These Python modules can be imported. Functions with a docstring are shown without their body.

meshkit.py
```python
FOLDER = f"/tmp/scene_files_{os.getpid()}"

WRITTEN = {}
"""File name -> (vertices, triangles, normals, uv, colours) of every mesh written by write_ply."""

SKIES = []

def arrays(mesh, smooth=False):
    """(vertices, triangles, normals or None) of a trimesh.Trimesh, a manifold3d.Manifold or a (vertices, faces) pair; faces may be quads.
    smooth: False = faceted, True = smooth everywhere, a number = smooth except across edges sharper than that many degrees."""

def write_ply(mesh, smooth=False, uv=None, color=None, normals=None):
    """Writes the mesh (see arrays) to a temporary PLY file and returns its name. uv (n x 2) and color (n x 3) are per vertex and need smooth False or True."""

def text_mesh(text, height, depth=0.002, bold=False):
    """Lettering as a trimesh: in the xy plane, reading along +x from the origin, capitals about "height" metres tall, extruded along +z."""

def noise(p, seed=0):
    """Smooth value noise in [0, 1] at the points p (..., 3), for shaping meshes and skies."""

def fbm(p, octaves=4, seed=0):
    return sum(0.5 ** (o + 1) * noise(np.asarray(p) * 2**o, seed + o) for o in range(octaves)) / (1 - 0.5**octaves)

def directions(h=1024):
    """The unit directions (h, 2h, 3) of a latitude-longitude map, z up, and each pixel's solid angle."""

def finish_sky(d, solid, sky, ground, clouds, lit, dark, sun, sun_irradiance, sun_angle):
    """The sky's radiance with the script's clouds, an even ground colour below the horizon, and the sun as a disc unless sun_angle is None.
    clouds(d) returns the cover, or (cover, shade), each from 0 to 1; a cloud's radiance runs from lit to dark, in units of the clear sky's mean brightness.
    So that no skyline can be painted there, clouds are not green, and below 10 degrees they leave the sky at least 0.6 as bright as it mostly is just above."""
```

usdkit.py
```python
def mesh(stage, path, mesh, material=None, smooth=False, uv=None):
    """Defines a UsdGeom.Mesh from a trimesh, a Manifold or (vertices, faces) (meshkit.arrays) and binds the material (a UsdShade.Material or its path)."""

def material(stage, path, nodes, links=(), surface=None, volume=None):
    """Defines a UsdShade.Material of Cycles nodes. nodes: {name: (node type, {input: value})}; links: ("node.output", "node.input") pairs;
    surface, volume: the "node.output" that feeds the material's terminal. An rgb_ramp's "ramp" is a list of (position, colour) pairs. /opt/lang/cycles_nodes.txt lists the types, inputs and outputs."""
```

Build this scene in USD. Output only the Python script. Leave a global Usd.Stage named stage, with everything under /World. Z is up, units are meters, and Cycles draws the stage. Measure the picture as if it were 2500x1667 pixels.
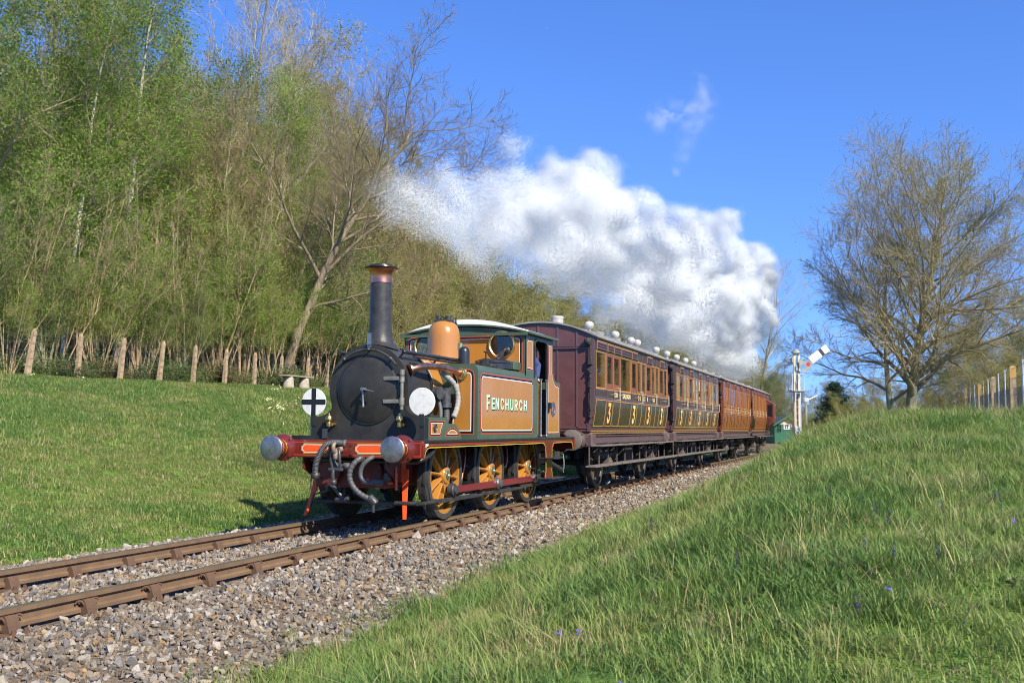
import math, random
import numpy as np, trimesh, usdkit, meshkit, manifold3d
from shapely.geometry import Polygon, box as sbox, Point
from shapely import affinity, union_all
from pxr import Usd, UsdGeom, UsdLux, UsdShade, Gf, Sdf, Vt

stage = Usd.Stage.CreateInMemory()
UsdGeom.SetStageUpAxis(stage, 'Z'); UsdGeom.SetStageMetersPerUnit(stage, 1.0)
UsdGeom.Xform.Define(stage, '/World'); UsdGeom.Scope.Define(stage, '/World/Looks')
PI = math.pi
def clip(x, a, b): return np.minimum(np.maximum(x, a), b)
def sstep(a, b, x):
    t = clip((np.asarray(x, float) - a) / (b - a), 0, 1); return t * t * (3 - 2 * t)

# ------------------------------------------------------------------ camera, sky, sun, exposure
EYE = np.array([-13.510, -6.506, 1.283]); YAW, PITCH, ROLL = 0.3358, 0.08271, 0.00642
_f = np.array([math.cos(PITCH) * math.cos(YAW), math.cos(PITCH) * math.sin(YAW), math.sin(PITCH)])
_r = np.array([math.sin(YAW), -math.cos(YAW), 0.0]); _u = np.cross(_r, _f)
_r, _u = _r * math.cos(ROLL) + _u * math.sin(ROLL), _u * math.cos(ROLL) - _r * math.sin(ROLL)
cam = UsdGeom.Camera.Define(stage, '/World/camera')
cam.AddTransformOp().Set(Gf.Matrix4d(*_r, 0, *_u, 0, *(-_f), 0, *EYE, 1))
cam.CreateHorizontalApertureAttr(36.0); cam.CreateVerticalApertureAttr(24.0); cam.CreateFocalLengthAttr(36.385)
cam.CreateClippingRangeAttr(Gf.Vec2f(0.1, 5000))
cam.CreateFStopAttr(9.0); cam.CreateFocusDistanceAttr(16.5)
cam.CreateExposureAttr(0.9)
SUN = np.array([-0.64, -1.0, 1.0]); SUN /= np.linalg.norm(SUN)
sky_mat = usdkit.material(stage, '/World/Looks/sky', {
    'tc': ('texture_coordinate', {}), 'mad': ('vector_math', {'math_type': 'multiply_add', 'vector2': (1.0, 1.0, .80), 'vector3': (0.0, 0.0, .13)}), 'nrm': ('vector_math', {'math_type': 'normalize'}),
    'sky': ('sky_texture', {'sky_type': 'single_scattering', 'sun_disc': False, 'sun_elevation': math.asin(SUN[2]), 'sun_rotation': math.atan2(SUN[0], SUN[1]), 'altitude': 300.0, 'air_density': 1.0, 'aerosol_density': 0.15, 'ozone_density': 2.5}),
    'hs': ('hsv', {'hue': 0.508, 'saturation': 1.22, 'value': 1.0, 'fac': 1.0}),
    'tint': ('mix', {'mix_type': 'multiply', 'fac': 1.0, 'color2': (.90, 1.0, 1.26)}),
    'bg': ('background_shader', {'strength': 0.107})},
    [('tc.generated', 'mad.vector1'), ('mad.vector', 'nrm.vector1'), ('nrm.vector', 'sky.vector'), ('sky.color', 'hs.color'), ('hs.color', 'tint.color1'), ('tint.color', 'bg.color')], surface='bg.background')
dome = UsdLux.DomeLight.Define(stage, '/World/sky'); dome.CreateIntensityAttr(1.0)
UsdShade.MaterialBindingAPI.Apply(dome.GetPrim()).Bind(sky_mat)
dome.GetPrim().SetCustomDataByKey('kind', 'structure')
sun = UsdLux.DistantLight.Define(stage, '/World/sun')
sun.CreateNormalizeAttr(True); sun.CreateIntensityAttr(1.25); sun.CreateAngleAttr(0.5); sun.CreateColorAttr(Gf.Vec3f(1.0, 0.93, 0.76))
_z = SUN; _x = np.cross([0, 0, 1.0], _z); _x /= np.linalg.norm(_x); _y = np.cross(_z, _x)
sun.AddTransformOp().Set(Gf.Matrix4d(*_x, 0, *_y, 0, *_z, 0, 0, 0, 60, 1))

def project(P):
    d = np.asarray(P, float) - EYE; z = d @ _f
    return np.stack([512 + 1034.9 * (d @ _r) / z, 341 - 1034.9 * (d @ _u) / z], -1), z
def ray(px, py):                     # photograph pixel (2500 wide) -> direction
    return _f + _r * (px - 1250) / 2526.7 - _u * (py - 833.5) / 2526.7

# ------------------------------------------------------------------ materials
def M(name, col, rough=0.6, metal=0.0, bump=0.0, bscale=40.0, var=0.0, vscale=6.0, col2=None, spec=0.5, coat=0.0, ramp=None, detail=4.0, trans=0.0, rvar=0.0):
    path = '/World/Looks/' + name
    n = {'p': ('principled_bsdf', {'base_color': col, 'roughness': rough, 'metallic': metal, 'specular_ior_level': spec, 'coat_weight': coat, 'coat_roughness': 0.06}),
         'g': ('texture_coordinate', {})}
    L = []
    if var > 0 or col2 is not None or ramp is not None:
        n['n'] = ('noise_texture', {'scale': vscale, 'detail': detail, 'roughness': 0.6})
        c2 = col2 if col2 is not None else tuple(c * (1 - var) for c in col)
        n['r'] = ('rgb_ramp', {'ramp': ramp or [(0.32, c2), (0.68, col)]})
        L += [('g.object', 'n.vector'), ('n.fac', 'r.fac'), ('r.color', 'p.base_color')]
    if rvar > 0:
        n['n3'] = ('noise_texture', {'scale': vscale * 2.3, 'detail': 4.0, 'roughness': 0.6})
        n['mr'] = ('map_range', {'from_min': 0.3, 'from_max': 0.7, 'to_min': max(0.02, rough - rvar), 'to_max': rough + rvar})
        L += [('g.object', 'n3.vector'), ('n3.fac', 'mr.value'), ('mr.result', 'p.roughness')]
    if bump > 0:
        n['n2'] = ('noise_texture', {'scale': bscale, 'detail': 3.0})
        n['b'] = ('bump', {'strength': 1.0, 'distance': bump})
        L += [('g.object', 'n2.vector'), ('n2.fac', 'b.height'), ('b.normal', 'p.normal')]
    return usdkit.material(stage, path, n, L, surface='p.BSDF')

# ------------------------------------------------------------------ object helpers
_names = {}
def numbered(parent, name):
    k = (str(parent), name); i = _names.get(k, 0); _names[k] = i + 1
    return name if i == 0 else '%s_%03d' % (name, i)
def tag(prim, label=None, cat=None, group=None, kind=None):
    for k, v in (('label', label), ('category', cat), ('group', group), ('kind', kind)):
        if v: prim.SetCustomDataByKey(k, v)
    return prim
def thing(name, label=None, cat=None, loc=(0, 0, 0), rz=0.0, sc=None, group=None, kind=None):
    path = '/World/' + numbered('/World', name)
    x = UsdGeom.Xform.Define(stage, path)
    x.AddTranslateOp().Set(Gf.Vec3d(*map(float, loc)))
    if rz: x.AddRotateZOp().Set(float(math.degrees(rz)))
    if sc is not None: x.AddScaleOp().Set(Gf.Vec3f(*([float(sc)] * 3 if np.ndim(sc) == 0 else map(float, sc))))
    return tag(x.GetPrim(), label, cat, group, kind)
def part(parent, name, mesh, mat, smooth=False, label=None, kind=None):
    pp = parent.GetPath() if hasattr(parent, 'GetPath') else Sdf.Path(parent)
    if isinstance(mesh, (list,)): mesh = cat(*mesh)
    m = usdkit.mesh(stage, str(pp) + '/' + numbered(pp, name), mesh, mat, smooth=smooth)
    return tag(m.GetPrim(), label, None, None, kind)
def top(name, mesh, mat, label=None, cat_=None, smooth=False, group=None, kind=None):
    return tag(part('/World', name, mesh, mat, smooth), label, cat_, group, kind)
def instance(proto, name, loc, rz, sc, label, catg, group=None):
    x = thing(name, label, catg, loc, rz, sc, group)
    x.GetReferences().AddInternalReference(proto); x.SetInstanceable(True)
    return x
def klass(name):
    p = stage.CreateClassPrim('/World/proto_' + name); return p

# ------------------------------------------------------------------ shapes
def cat(*ms):
    ms = [m for m in ms if m is not None]
    out = []
    for m in ms:
        if isinstance(m, list): out += m
        else: out.append(m)
    return trimesh.util.concatenate(out) if len(out) > 1 else out[0]
def box(x0, x1, y0, y1, z0, z1):
    m = trimesh.creation.box([abs(x1 - x0), abs(y1 - y0), abs(z1 - z0)]); m.apply_translation([(x0 + x1) / 2, (y0 + y1) / 2, (z0 + z1) / 2]); return m
def bbox(x0, x1, y0, y1, z0, z1, b=0.01):
    b = min(b, abs(x1 - x0) * .45, abs(y1 - y0) * .45, abs(z1 - z0) * .45)
    pts = []
    for sx, x in ((1, min(x0, x1)), (-1, max(x0, x1))):
        for sy, y in ((1, min(y0, y1)), (-1, max(y0, y1))):
            for sz, z in ((1, min(z0, z1)), (-1, max(z0, z1))):
                pts += [(x + sx * b, y + sy * b, z), (x + sx * b, y, z + sz * b), (x, y + sy * b, z + sz * b)]
    return trimesh.convex.convex_hull(np.array(pts))
def cyl(p, q, r, r2=None, n=16, caps=True):
    return tube([p, q], [r, r if r2 is None else r2], n, caps)
def tube(pts, r, n=8, caps=True):
    P = np.asarray(pts, float); k = len(P); R = np.broadcast_to(np.asarray(r, float), (k,))
    T = np.gradient(P, axis=0); T /= np.maximum(np.linalg.norm(T, axis=1, keepdims=True), 1e-9)
    a = np.cross(T[0], [0, 0, 1.0]);
    if np.linalg.norm(a) < 0.1: a = np.cross(T[0], [0, 1.0, 0])
    A = []
    for t in T:
        a = a - t * (a @ t); a /= np.linalg.norm(a); A.append(a)
    A = np.array(A); B = np.cross(T, A)
    th = np.arange(n) / n * 2 * PI
    V = (P[:, None] + R[:, None, None] * (np.cos(th)[None, :, None] * A[:, None] + np.sin(th)[None, :, None] * B[:, None])).reshape(-1, 3)
    i = np.arange(k - 1)[:, None] * n; j = np.arange(n)[None]; j2 = (j + 1) % n
    q = np.stack([i + j, i + j2, i + n + j2, i + n + j], -1).reshape(-1, 4)
    F = np.vstack([q[:, [0, 1, 2]], q[:, [0, 2, 3]]])
    if caps:
        V = np.vstack([V, P[0], P[-1]]); c0, c1 = k * n, k * n + 1; j = np.arange(n); j2 = (j + 1) % n
        F = np.vstack([F, np.stack([j2, j, np.full(n, c0)], 1), np.stack([(k - 1) * n + j, (k - 1) * n + j2, np.full(n, c1)], 1)])
    return trimesh.Trimesh(V, F, process=False)
def spline(pts, n=24):
    from scipy.interpolate import CubicSpline
    P = np.asarray(pts, float); t = np.r_[0, np.cumsum(np.linalg.norm(np.diff(P, axis=0), axis=1))]
    return CubicSpline(t, P)(np.linspace(0, t[-1], n))
def lathe(prof, axis='z', loc=(0, 0, 0), n=32):
    m = trimesh.creation.revolve(np.asarray(prof, float), sections=n)
    if m.volume < 0: m.invert()
    if axis == '-x': R = np.array([[0, 0, -1], [0, 1, 0], [1, 0, 0.]])      # local z -> -x
    elif axis == '-y': R = np.array([[1, 0, 0], [0, 0, -1], [0, 1, 0.]])
    elif axis == 'x': R = np.array([[0, 0, 1], [0, 1, 0], [-1, 0, 0.]])
    elif axis == 'y': R = np.array([[1, 0, 0], [0, 0, 1], [0, -1, 0.]])
    else: R = np.eye(3)
    T = np.eye(4); T[:3, :3] = R; T[:3, 3] = loc; m.apply_transform(T); return m
FR = {'side': np.array([[1, 0, 0], [0, 0, -1], [0, 1, 0.]]),        # u->+X v->+Z w->-Y
      'far': np.array([[-1, 0, 0], [0, 0, 1], [0, 1, 0.]]),
      'front': np.array([[0, 0, -1], [-1, 0, 0], [0, 1, 0.]]),      # u->-Y v->+Z w->-X
      'back': np.array([[0, 0, 1], [1, 0, 0], [0, 1, 0.]]),
      'flat': np.eye(3)}
def plate(poly, th, face, loc):
    """shapely polygon in face coordinates, extruded th outwards from the plane through loc (only the plane's own axis of loc is used with u, v absolute)"""
    gs = getattr(poly, 'geoms', [poly]); ms = [trimesh.creation.extrude_polygon(g, th, engine='earcut') for g in gs if g.area > 1e-7]
    if not ms: return None
    m = cat(*ms); T = np.eye(4); T[:3, :3] = FR[face]; T[:3, 3] = loc; m.apply_transform(T); return m
def side(poly, y, th): return plate(poly, th, 'side', (0, y, 0))          # u = X, v = Z, grows towards -Y from y
def front(poly, x, th):                                                    # poly given in (Y, Z)
    return plate(affinity.scale(poly, -1, 1, origin=(0, 0)), th, 'front', (x, 0, 0))
def rrect(x0, x1, z0, z1, r=0.03): return sbox(x0 + r, z0 + r, x1 - r, z1 - r).buffer(r, quad_segs=5)
def ring(poly, w): return poly.difference(poly.buffer(-w, join_style=1))
def ring_j(poly, w): return poly.difference(poly.buffer(-w, join_style=2))
def hull(pts): return trimesh.convex.convex_hull(np.asarray(pts, float))
# ------------------------------------------------------------------ the lie of the land
FARP = np.array([(2.2, -.34), (2.6, -.26), (3.2, -.08), (4.5, .16), (6, .55), (8, 1.12), (11, 2.0), (13.2, 2.55), (14.6, 2.78), (16, 2.84), (20, 2.8), (32, 2.6), (70, 1.5), (140, 3.0), (400, 6)])
_fy = np.linspace(2.2, 400, 4000); _fz = np.interp(_fy, FARP[:, 0], FARP[:, 1])
_k = np.exp(-np.linspace(-2.2, 2.2, 15) ** 2); _k /= _k.sum(); _fz[7:-7] = np.convolve(_fz, _k, 'same')[7:-7]
def lean(X): return -.28 + .0165 * clip(X - 9, -14, 30)
def curve(X): return clip(X - 40, 0, 400) ** 2 / 900.0            # the line bends away past the train
def land(X, Y, rough=True):
    X, Y = np.asarray(X, float), np.asarray(Y, float)
    Yc = Y - curve(X)
    z = np.full(np.broadcast(X, Y).shape, -.34)
    far = np.interp(Yc, _fy, _fz)
    far = far + lean(X) * sstep(6, 15, Yc)
    fade = 1 - .85 * sstep(48, 85, X) * (1 - sstep(20, 40, Yc) * .6)
    far = -.34 + (far + .34) * fade
    z = np.where(Yc > 2.2, far, z)
    toe = -2.95 + .45 * sstep(-8, 0, X)
    t = toe - Yc
    T = .2 + 1.27 * sstep(-13, 6, X) - .5 * sstep(60, 110, X)
    nearb = -.34 + (T + .34) * sstep(-.35, 3.5 + .9 * sstep(-7, 4, X) + .55 * sstep(6, 16, X), t)
    z = np.where(t > -.35, nearb, z)
    if rough:
        P = np.stack([X + 0 * Y, Y + 0 * X, 0 * X + 0 * Y + 3.3], -1)
        amp = .16 * sstep(.2, 2.0, t) * (1 - sstep(20, 40, -Y)) + .10 * sstep(2.8, 6, Yc)
        z = z + (meshkit.fbm(P * .55, 4, 3) - .5) * amp * 2.0
    return z
def grid_mesh(xs, ys):
    X, Y = np.meshgrid(xs, ys, indexing='ij'); Z = land(X, Y)
    V = np.stack([X, Y, Z], -1).reshape(-1, 3); nx, ny = len(xs), len(ys)
    i = (np.arange(nx - 1)[:, None] * ny + np.arange(ny - 1)[None]).ravel()
    return trimesh.Trimesh(V, np.vstack([np.stack([i, i + ny, i + ny + 1], 1), np.stack([i, i + ny + 1, i + 1], 1)]), process=False)
def soil(name, stops, sc=1.3):
    return usdkit.material(stage, '/World/Looks/' + name, {
        'geo': ('geometry', {}), 'n': ('noise_texture', {'scale': sc, 'detail': 8.0, 'roughness': .72}), 'r': ('rgb_ramp', {'ramp': stops}),
        'n2': ('noise_texture', {'scale': 22.0, 'detail': 4.0}), 'b': ('bump', {'distance': .05, 'strength': .8}), 'p': ('principled_bsdf', {'roughness': .95, 'specular_ior_level': .1})},
        [('geo.position', 'n.vector'), ('n.fac', 'r.fac'), ('r.color', 'p.base_color'), ('geo.position', 'n2.vector'), ('n2.fac', 'b.height'), ('b.normal', 'p.normal')], surface='p.BSDF')
M_turf = soil('turf', [(.3, (.055, .085, .018)), (.45, (.08, .14, .025)), (.58, (.10, .16, .03)), (.7, (.12, .13, .04))])
M_litter = soil('litter', [(.3, (.03, .02, .012)), (.5, (.075, .05, .028)), (.62, (.05, .06, .02)), (.75, (.1, .07, .04))], 2.0)
ys = np.r_[-400, -200, -100, -60, -40, -28, -20, np.arange(-15, 16.21, .3), 16.4]
xs = np.r_[-120, -70, -45, -30, -22, np.arange(-18, 46, .45), np.arange(46, 120, 3.0), 140, 170, 220, 300, 450, 700]
top('ground', grid_mesh(xs, ys), M_turf, smooth=True, kind='structure')
ys2 = np.r_[16.4, np.arange(16.8, 36, 1.2), 40, 50, 65, 90, 130, 200, 320, 500]
top('woodland_floor', grid_mesh(xs, ys2), M_litter, smooth=True, kind='structure')

# ------------------------------------------------------------------ ballast
def bed_z(Y): return np.interp(np.abs(Y), [0, 1.5, 1.75, 2.2, 2.75, 3.0], [-.175, -.175, -.19, -.25, -.33, -.36])
M_bed = soil('ballast_bed', [(.3, (.05, .04, .03)), (.5, (.14, .105, .075)), (.7, (.21, .165, .12))], 9.0)
ballast = thing('ballast', kind='structure')
_xs = np.r_[np.arange(-16, 20, .25), np.arange(20, 150, 1.5)]; _ys = np.linspace(-2.9, 2.65, 42)
Xg, Yg = np.meshgrid(_xs, _ys, indexing='ij')
Zg = bed_z(Yg) + .0 + (meshkit.fbm(np.stack([Xg, Yg, Xg * 0], -1) * 2.5, 3, 9) - .5) * .05
ny = len(_ys); _i = (np.arange(len(_xs) - 1)[:, None] * ny + np.arange(ny - 1)[None]).ravel()
part(ballast, 'bed', trimesh.Trimesh(np.stack([Xg, Yg + curve(Xg), Zg], -1).reshape(-1, 3), np.vstack([np.stack([_i, _i + ny, _i + ny + 1], 1), np.stack([_i, _i + ny + 1, _i + 1], 1)]), process=False), M_bed, smooth=True)
STONE_COL = [(.19, .16, .13), (.25, .205, .155), (.31, .27, .22), (.13, .12, .115), (.36, .30, .225), (.22, .165, .115), (.42, .37, .32), (.17, .14, .11), (.34, .22, .11), (.27, .235, .20), (.27, .19, .13), (.20, .185, .18)]
M_stone = [M('stone_%s' % 'abcdefghijkl'[k], c, .85, bump=.004, bscale=60, var=.35, vscale=30, spec=.3) for k, c in enumerate(STONE_COL)]
rs = np.random.default_rng(12)
def stone(seed):
    r = np.random.default_rng(seed); p = r.normal(size=(11, 3)); p /= np.linalg.norm(p, axis=1, keepdims=True)
    p *= np.array([1, r.uniform(.6, .95), r.uniform(.45, .8)]) * r.uniform(.8, 1.1, (11, 1)); return trimesh.convex.convex_hull(p)
STONES = [stone(100 + k) for k in range(24)]
def scatter_stones(x0, x1, dens):
    n = int((x1 - x0) * 5.3 * dens); x = rs.uniform(x0, x1, n); y = rs.uniform(-2.8, 2.5, n)
    edge = 2.55 + .18 * (meshkit.noise(np.stack([x * 1.3, y * 0, y * 0], 1), 4) * 2 - 1); k = (np.abs(y) < edge + .25 * (y < 0) * (x < -3)) & ~((np.abs(np.abs(y) - .75) < .085))
    return x[k], y[k]
sx, sy = [np.concatenate(a) for a in zip(*[scatter_stones(*a) for a in ((-11, -3, 950), (-3, 4, 700), (4, 12, 380), (12, 26, 190), (26, 50, 100))])]
pix, dep = project(np.stack([sx, sy, bed_z(sy)], 1)); k = (dep > 1) & (pix[:, 0] > -40) & (pix[:, 0] < 1064) & (pix[:, 1] < 730)
sx, sy, dep = sx[k], sy[k], dep[k]; n = len(sx)
size = rs.lognormal(np.log(.0225), .34, n) * np.interp(sx, [-4, 4, 12, 26], [1, 1.12, 1.35, 1.7]); lift = rs.uniform(-.3, .75, n) * size
sz = bed_z(sy) + (meshkit.fbm(np.stack([sx, sy, sx * 0], -1) * 2.5, 3, 9) - .5) * .05 + lift
q = rs.normal(size=(n, 4)); q /= np.linalg.norm(q, axis=1, keepdims=True)
proto = rs.choice(24, n)
own = np.argsort(dep - size * 60)[:2600]; own = own[np.argsort(-(size[own] / dep[own]))][:300]; mask = np.zeros(n, bool); mask[own] = True
for i in own:
    m = STONES[proto[i]].copy(); T = trimesh.transformations.quaternion_matrix(q[i]); m.apply_scale(size[i]); m.apply_transform(T); m.apply_translation([sx[i], sy[i], sz[i]])
    part(ballast, 'stone', m, M_stone[rs.integers(12)])
def instancer(path, protos, P, scale, idx, Q=None, kind='stuff'):
    pi = UsdGeom.PointInstancer.Define(stage, path); tg = []
    for j, (m, mt, sm) in enumerate(protos):
        s = usdkit.mesh(stage, path + '/prototypes/shape_%02d' % j, m, mt, smooth=sm); tg.append(s.GetPath())
    pi.CreatePrototypesRel().SetTargets(tg)
    pi.CreatePositionsAttr(Vt.Vec3fArray.FromNumpy(np.asarray(P, np.float32)))
    sc = np.asarray(scale, np.float32); sc = np.repeat(sc[:, None], 3, 1) if sc.ndim == 1 else sc
    pi.CreateScalesAttr(Vt.Vec3fArray.FromNumpy(sc)); pi.CreateProtoIndicesAttr(Vt.IntArray.FromNumpy(np.asarray(idx, np.int32)))
    if Q is not None: pi.CreateOrientationsAttr(Vt.QuathArray([Gf.Quath(float(a[0]), float(a[1]), float(a[2]), float(a[3])) for a in Q]))
    if kind: tag(pi.GetPrim(), kind=kind)
    return pi
def zrot(a): return np.stack([np.cos(a / 2), 0 * a, 0 * a, np.sin(a / 2)], 1)
mk = ~mask
instancer(str(ballast.GetPath()) + '/loose_stones', [(STONES[k], M_stone[k % 12], False) for k in range(24)], np.stack([sx, sy + curve(sx), sz], 1)[mk], size[mk], proto[mk], q[mk])

# ------------------------------------------------------------------ track: bullhead rail in chairs on timber sleepers
M_rail = M('rail_rust', (.165, .102, .058), .75, col2=(.12, .074, .044), vscale=7, bump=.001, bscale=90, spec=.3)
M_head = M('rail_head', (.20, .165, .11), .42, metal=.55, col2=(.13, .12, .06), vscale=5, spec=.5)
M_chair = M('chair_iron', (.12, .066, .04), .8, col2=(.08, .05, .034), vscale=16, bump=.002, bscale=60, spec=.25)
M_sleeper = M('sleeper_timber', (.10, .075, .055), .9, col2=(.06, .045, .035), vscale=10, bump=.004, bscale=50, spec=.2)
M_key = M('oak_key', (.14, .09, .055), .85, var=.3, vscale=20)
track = thing('railway_track', 'single line of rusty bullhead rails in iron chairs on ballast', 'railway track')
rail_sec = [(-.035, 0), (-.035, -.034), (-.028, -.042), (-.010, -.050), (-.010, -.098), (-.028, -.106), (-.034, -.112), (-.034, -.138), (-.026, -.145), (.026, -.145), (.034, -.138), (.034, -.112), (.028, -.106), (.010, -.098), (.010, -.050), (.028, -.042), (.035, -.034), (.035, 0)]
def sweep_rail(sec, y, xs):
    S = np.array(sec); k = len(S); V = np.concatenate([np.stack([np.full(k, x), S[:, 0] + y + curve(x), S[:, 1]], 1) for x in xs])
    F = []
    for i in range(len(xs) - 1):
        a = i * k + np.arange(k); b = i * k + (np.arange(k) + 1) % k
        F += [np.stack([a, b, b + k], 1), np.stack([a, b + k, a + k], 1)]
    m = trimesh.Trimesh(V, np.vstack(F), process=False); m.fix_normals(); return m
rx = np.r_[-30, np.arange(-15, 40, 5.0), np.arange(40, 160, 4.0)]
head_sec = [(-.0345, .0005), (-.0345, -.004), (.0345, -.004), (.0345, .0005), (.027, .0035), (-.027, .0035)]
for s in (-1, 1):
    r_ = part(track, 'rail', sweep_rail(rail_sec, s * .7525, rx), M_rail, smooth=35)
    part(r_, 'running_surface', sweep_rail(head_sec, s * .7525, rx), M_head)
def chair_parts(sgn):
    """one cast chair on the rail at Y = sgn * 0.7525 with its jaws and bolts"""
    y = sgn * .7525; ms = [bbox(-.10, .10, y - .19, y + .19, -.188, -.158, .012)]
    for o in (-1, 1):
        hgt = -.040 if o == sgn else -.052
        sec = [(.012, -.150), (.062, -.158), (.105, -.160), (.088, -.120), (.066, hgt - .018), (.052, hgt), (.020, hgt - .004), (.016, -.09)]
        for x0, w in ((-.055, .110),):
            p = Polygon(sec); m = trimesh.creation.extrude_polygon(p, w, engine='earcut')
            V = m.vertices.copy(); m = trimesh.Trimesh(np.stack([V[:, 2] + x0, y + o * (V[:, 0] + .005), V[:, 1]], 1), m.faces, process=False); m.fix_normals(); ms.append(m)
        for bx in (-.055, .055):
            ms.append(cyl((bx, y + o * .145, -.165), (bx, y + o * .145, -.128), .017, n=6)); ms.append(cyl((bx, y + o * .145, -.160), (bx, y + o * .145, -.148), .027, n=8))
    return cat(*ms)
def coil_key(sgn):                                                    # spring steel key wedged between rail and outer jaw
    y = sgn * .7525 + sgn * .040; th = np.linspace(0, 2.4 * 2 * PI, 30)
    return tube([(-.105 + .21 * t / th[-1], y + sgn * .0 + .022 * math.cos(t), -.074 + .026 * math.sin(t)) for t in th], .009, 5)
slp = klass('sleeper')
part(slp, 'timber', bbox(-.127, .127, -1.30, 1.30, -.31, -.186, .012), M_sleeper)
for s in (-1, 1):
    c_ = part(slp, 'chair', chair_parts(s), M_chair, smooth=30)
    part(slp, 'key', coil_key(s), M_chair, smooth=True)
X0 = -15.35
for k in range(86):
    x = X0 + .762 * k
    s_ = UsdGeom.Xform.Define(stage, str(track.GetPath()) + '/' + numbered(track.GetPath(), 'sleeper'))
    s_.AddTranslateOp().Set(Gf.Vec3d(x, float(curve(x)), 0)); s_.GetPrim().GetReferences().AddInternalReference(slp.GetPath()); s_.GetPrim().SetInstanceable(True)

# ------------------------------------------------------------------ grass
def blade_mat(name, stops, trans=.35, rough=.55):
    return usdkit.material(stage, '/World/Looks/' + name, {
        'geo': ('geometry', {}), 'oi': ('object_info', {}), 'a': ('math', {'math_type': 'add'}), 'f': ('math', {'math_type': 'fraction'}), 'r': ('rgb_ramp', {'ramp': stops}),
        'p': ('principled_bsdf', {'roughness': rough, 'specular_ior_level': .35}), 't': ('translucent_bsdf', {}), 'm': ('mix_closure', {'fac': trans})},
        [('geo.random_per_island', 'a.value1'), ('oi.random', 'a.value2'), ('a.value', 'f.value1'), ('f.value', 'r.fac'), ('r.color', 'p.base_color'), ('r.color', 't.color'), ('p.BSDF', 'm.closure1'), ('t.BSDF', 'm.closure2')], surface='m.closure')
GRASS = [(0, (.115, .175, .034)), (.35, (.17, .245, .050)), (.6, (.215, .295, .066)), (.8, (.265, .325, .088)), (.93, (.29, .30, .11)), (1, (.40, .31, .17))]
M_blade = blade_mat('grass_blade', GRASS); M_blade2 = blade_mat('grass_blade_deep', [(0, (.08, .15, .032)), (.5, (.12, .21, .048)), (1, (.175, .26, .066))])
M_blade3 = blade_mat('grass_blade_pale', [(0, (.17, .225, .055)), (.5, (.235, .28, .075)), (.85, (.30, .285, .11)), (1, (.42, .33, .18))])
M_straw = blade_mat('straw', [(0, (.26, .18, .08)), (.6, (.38, .28, .13)), (1, (.46, .37, .20))], .25)
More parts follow.
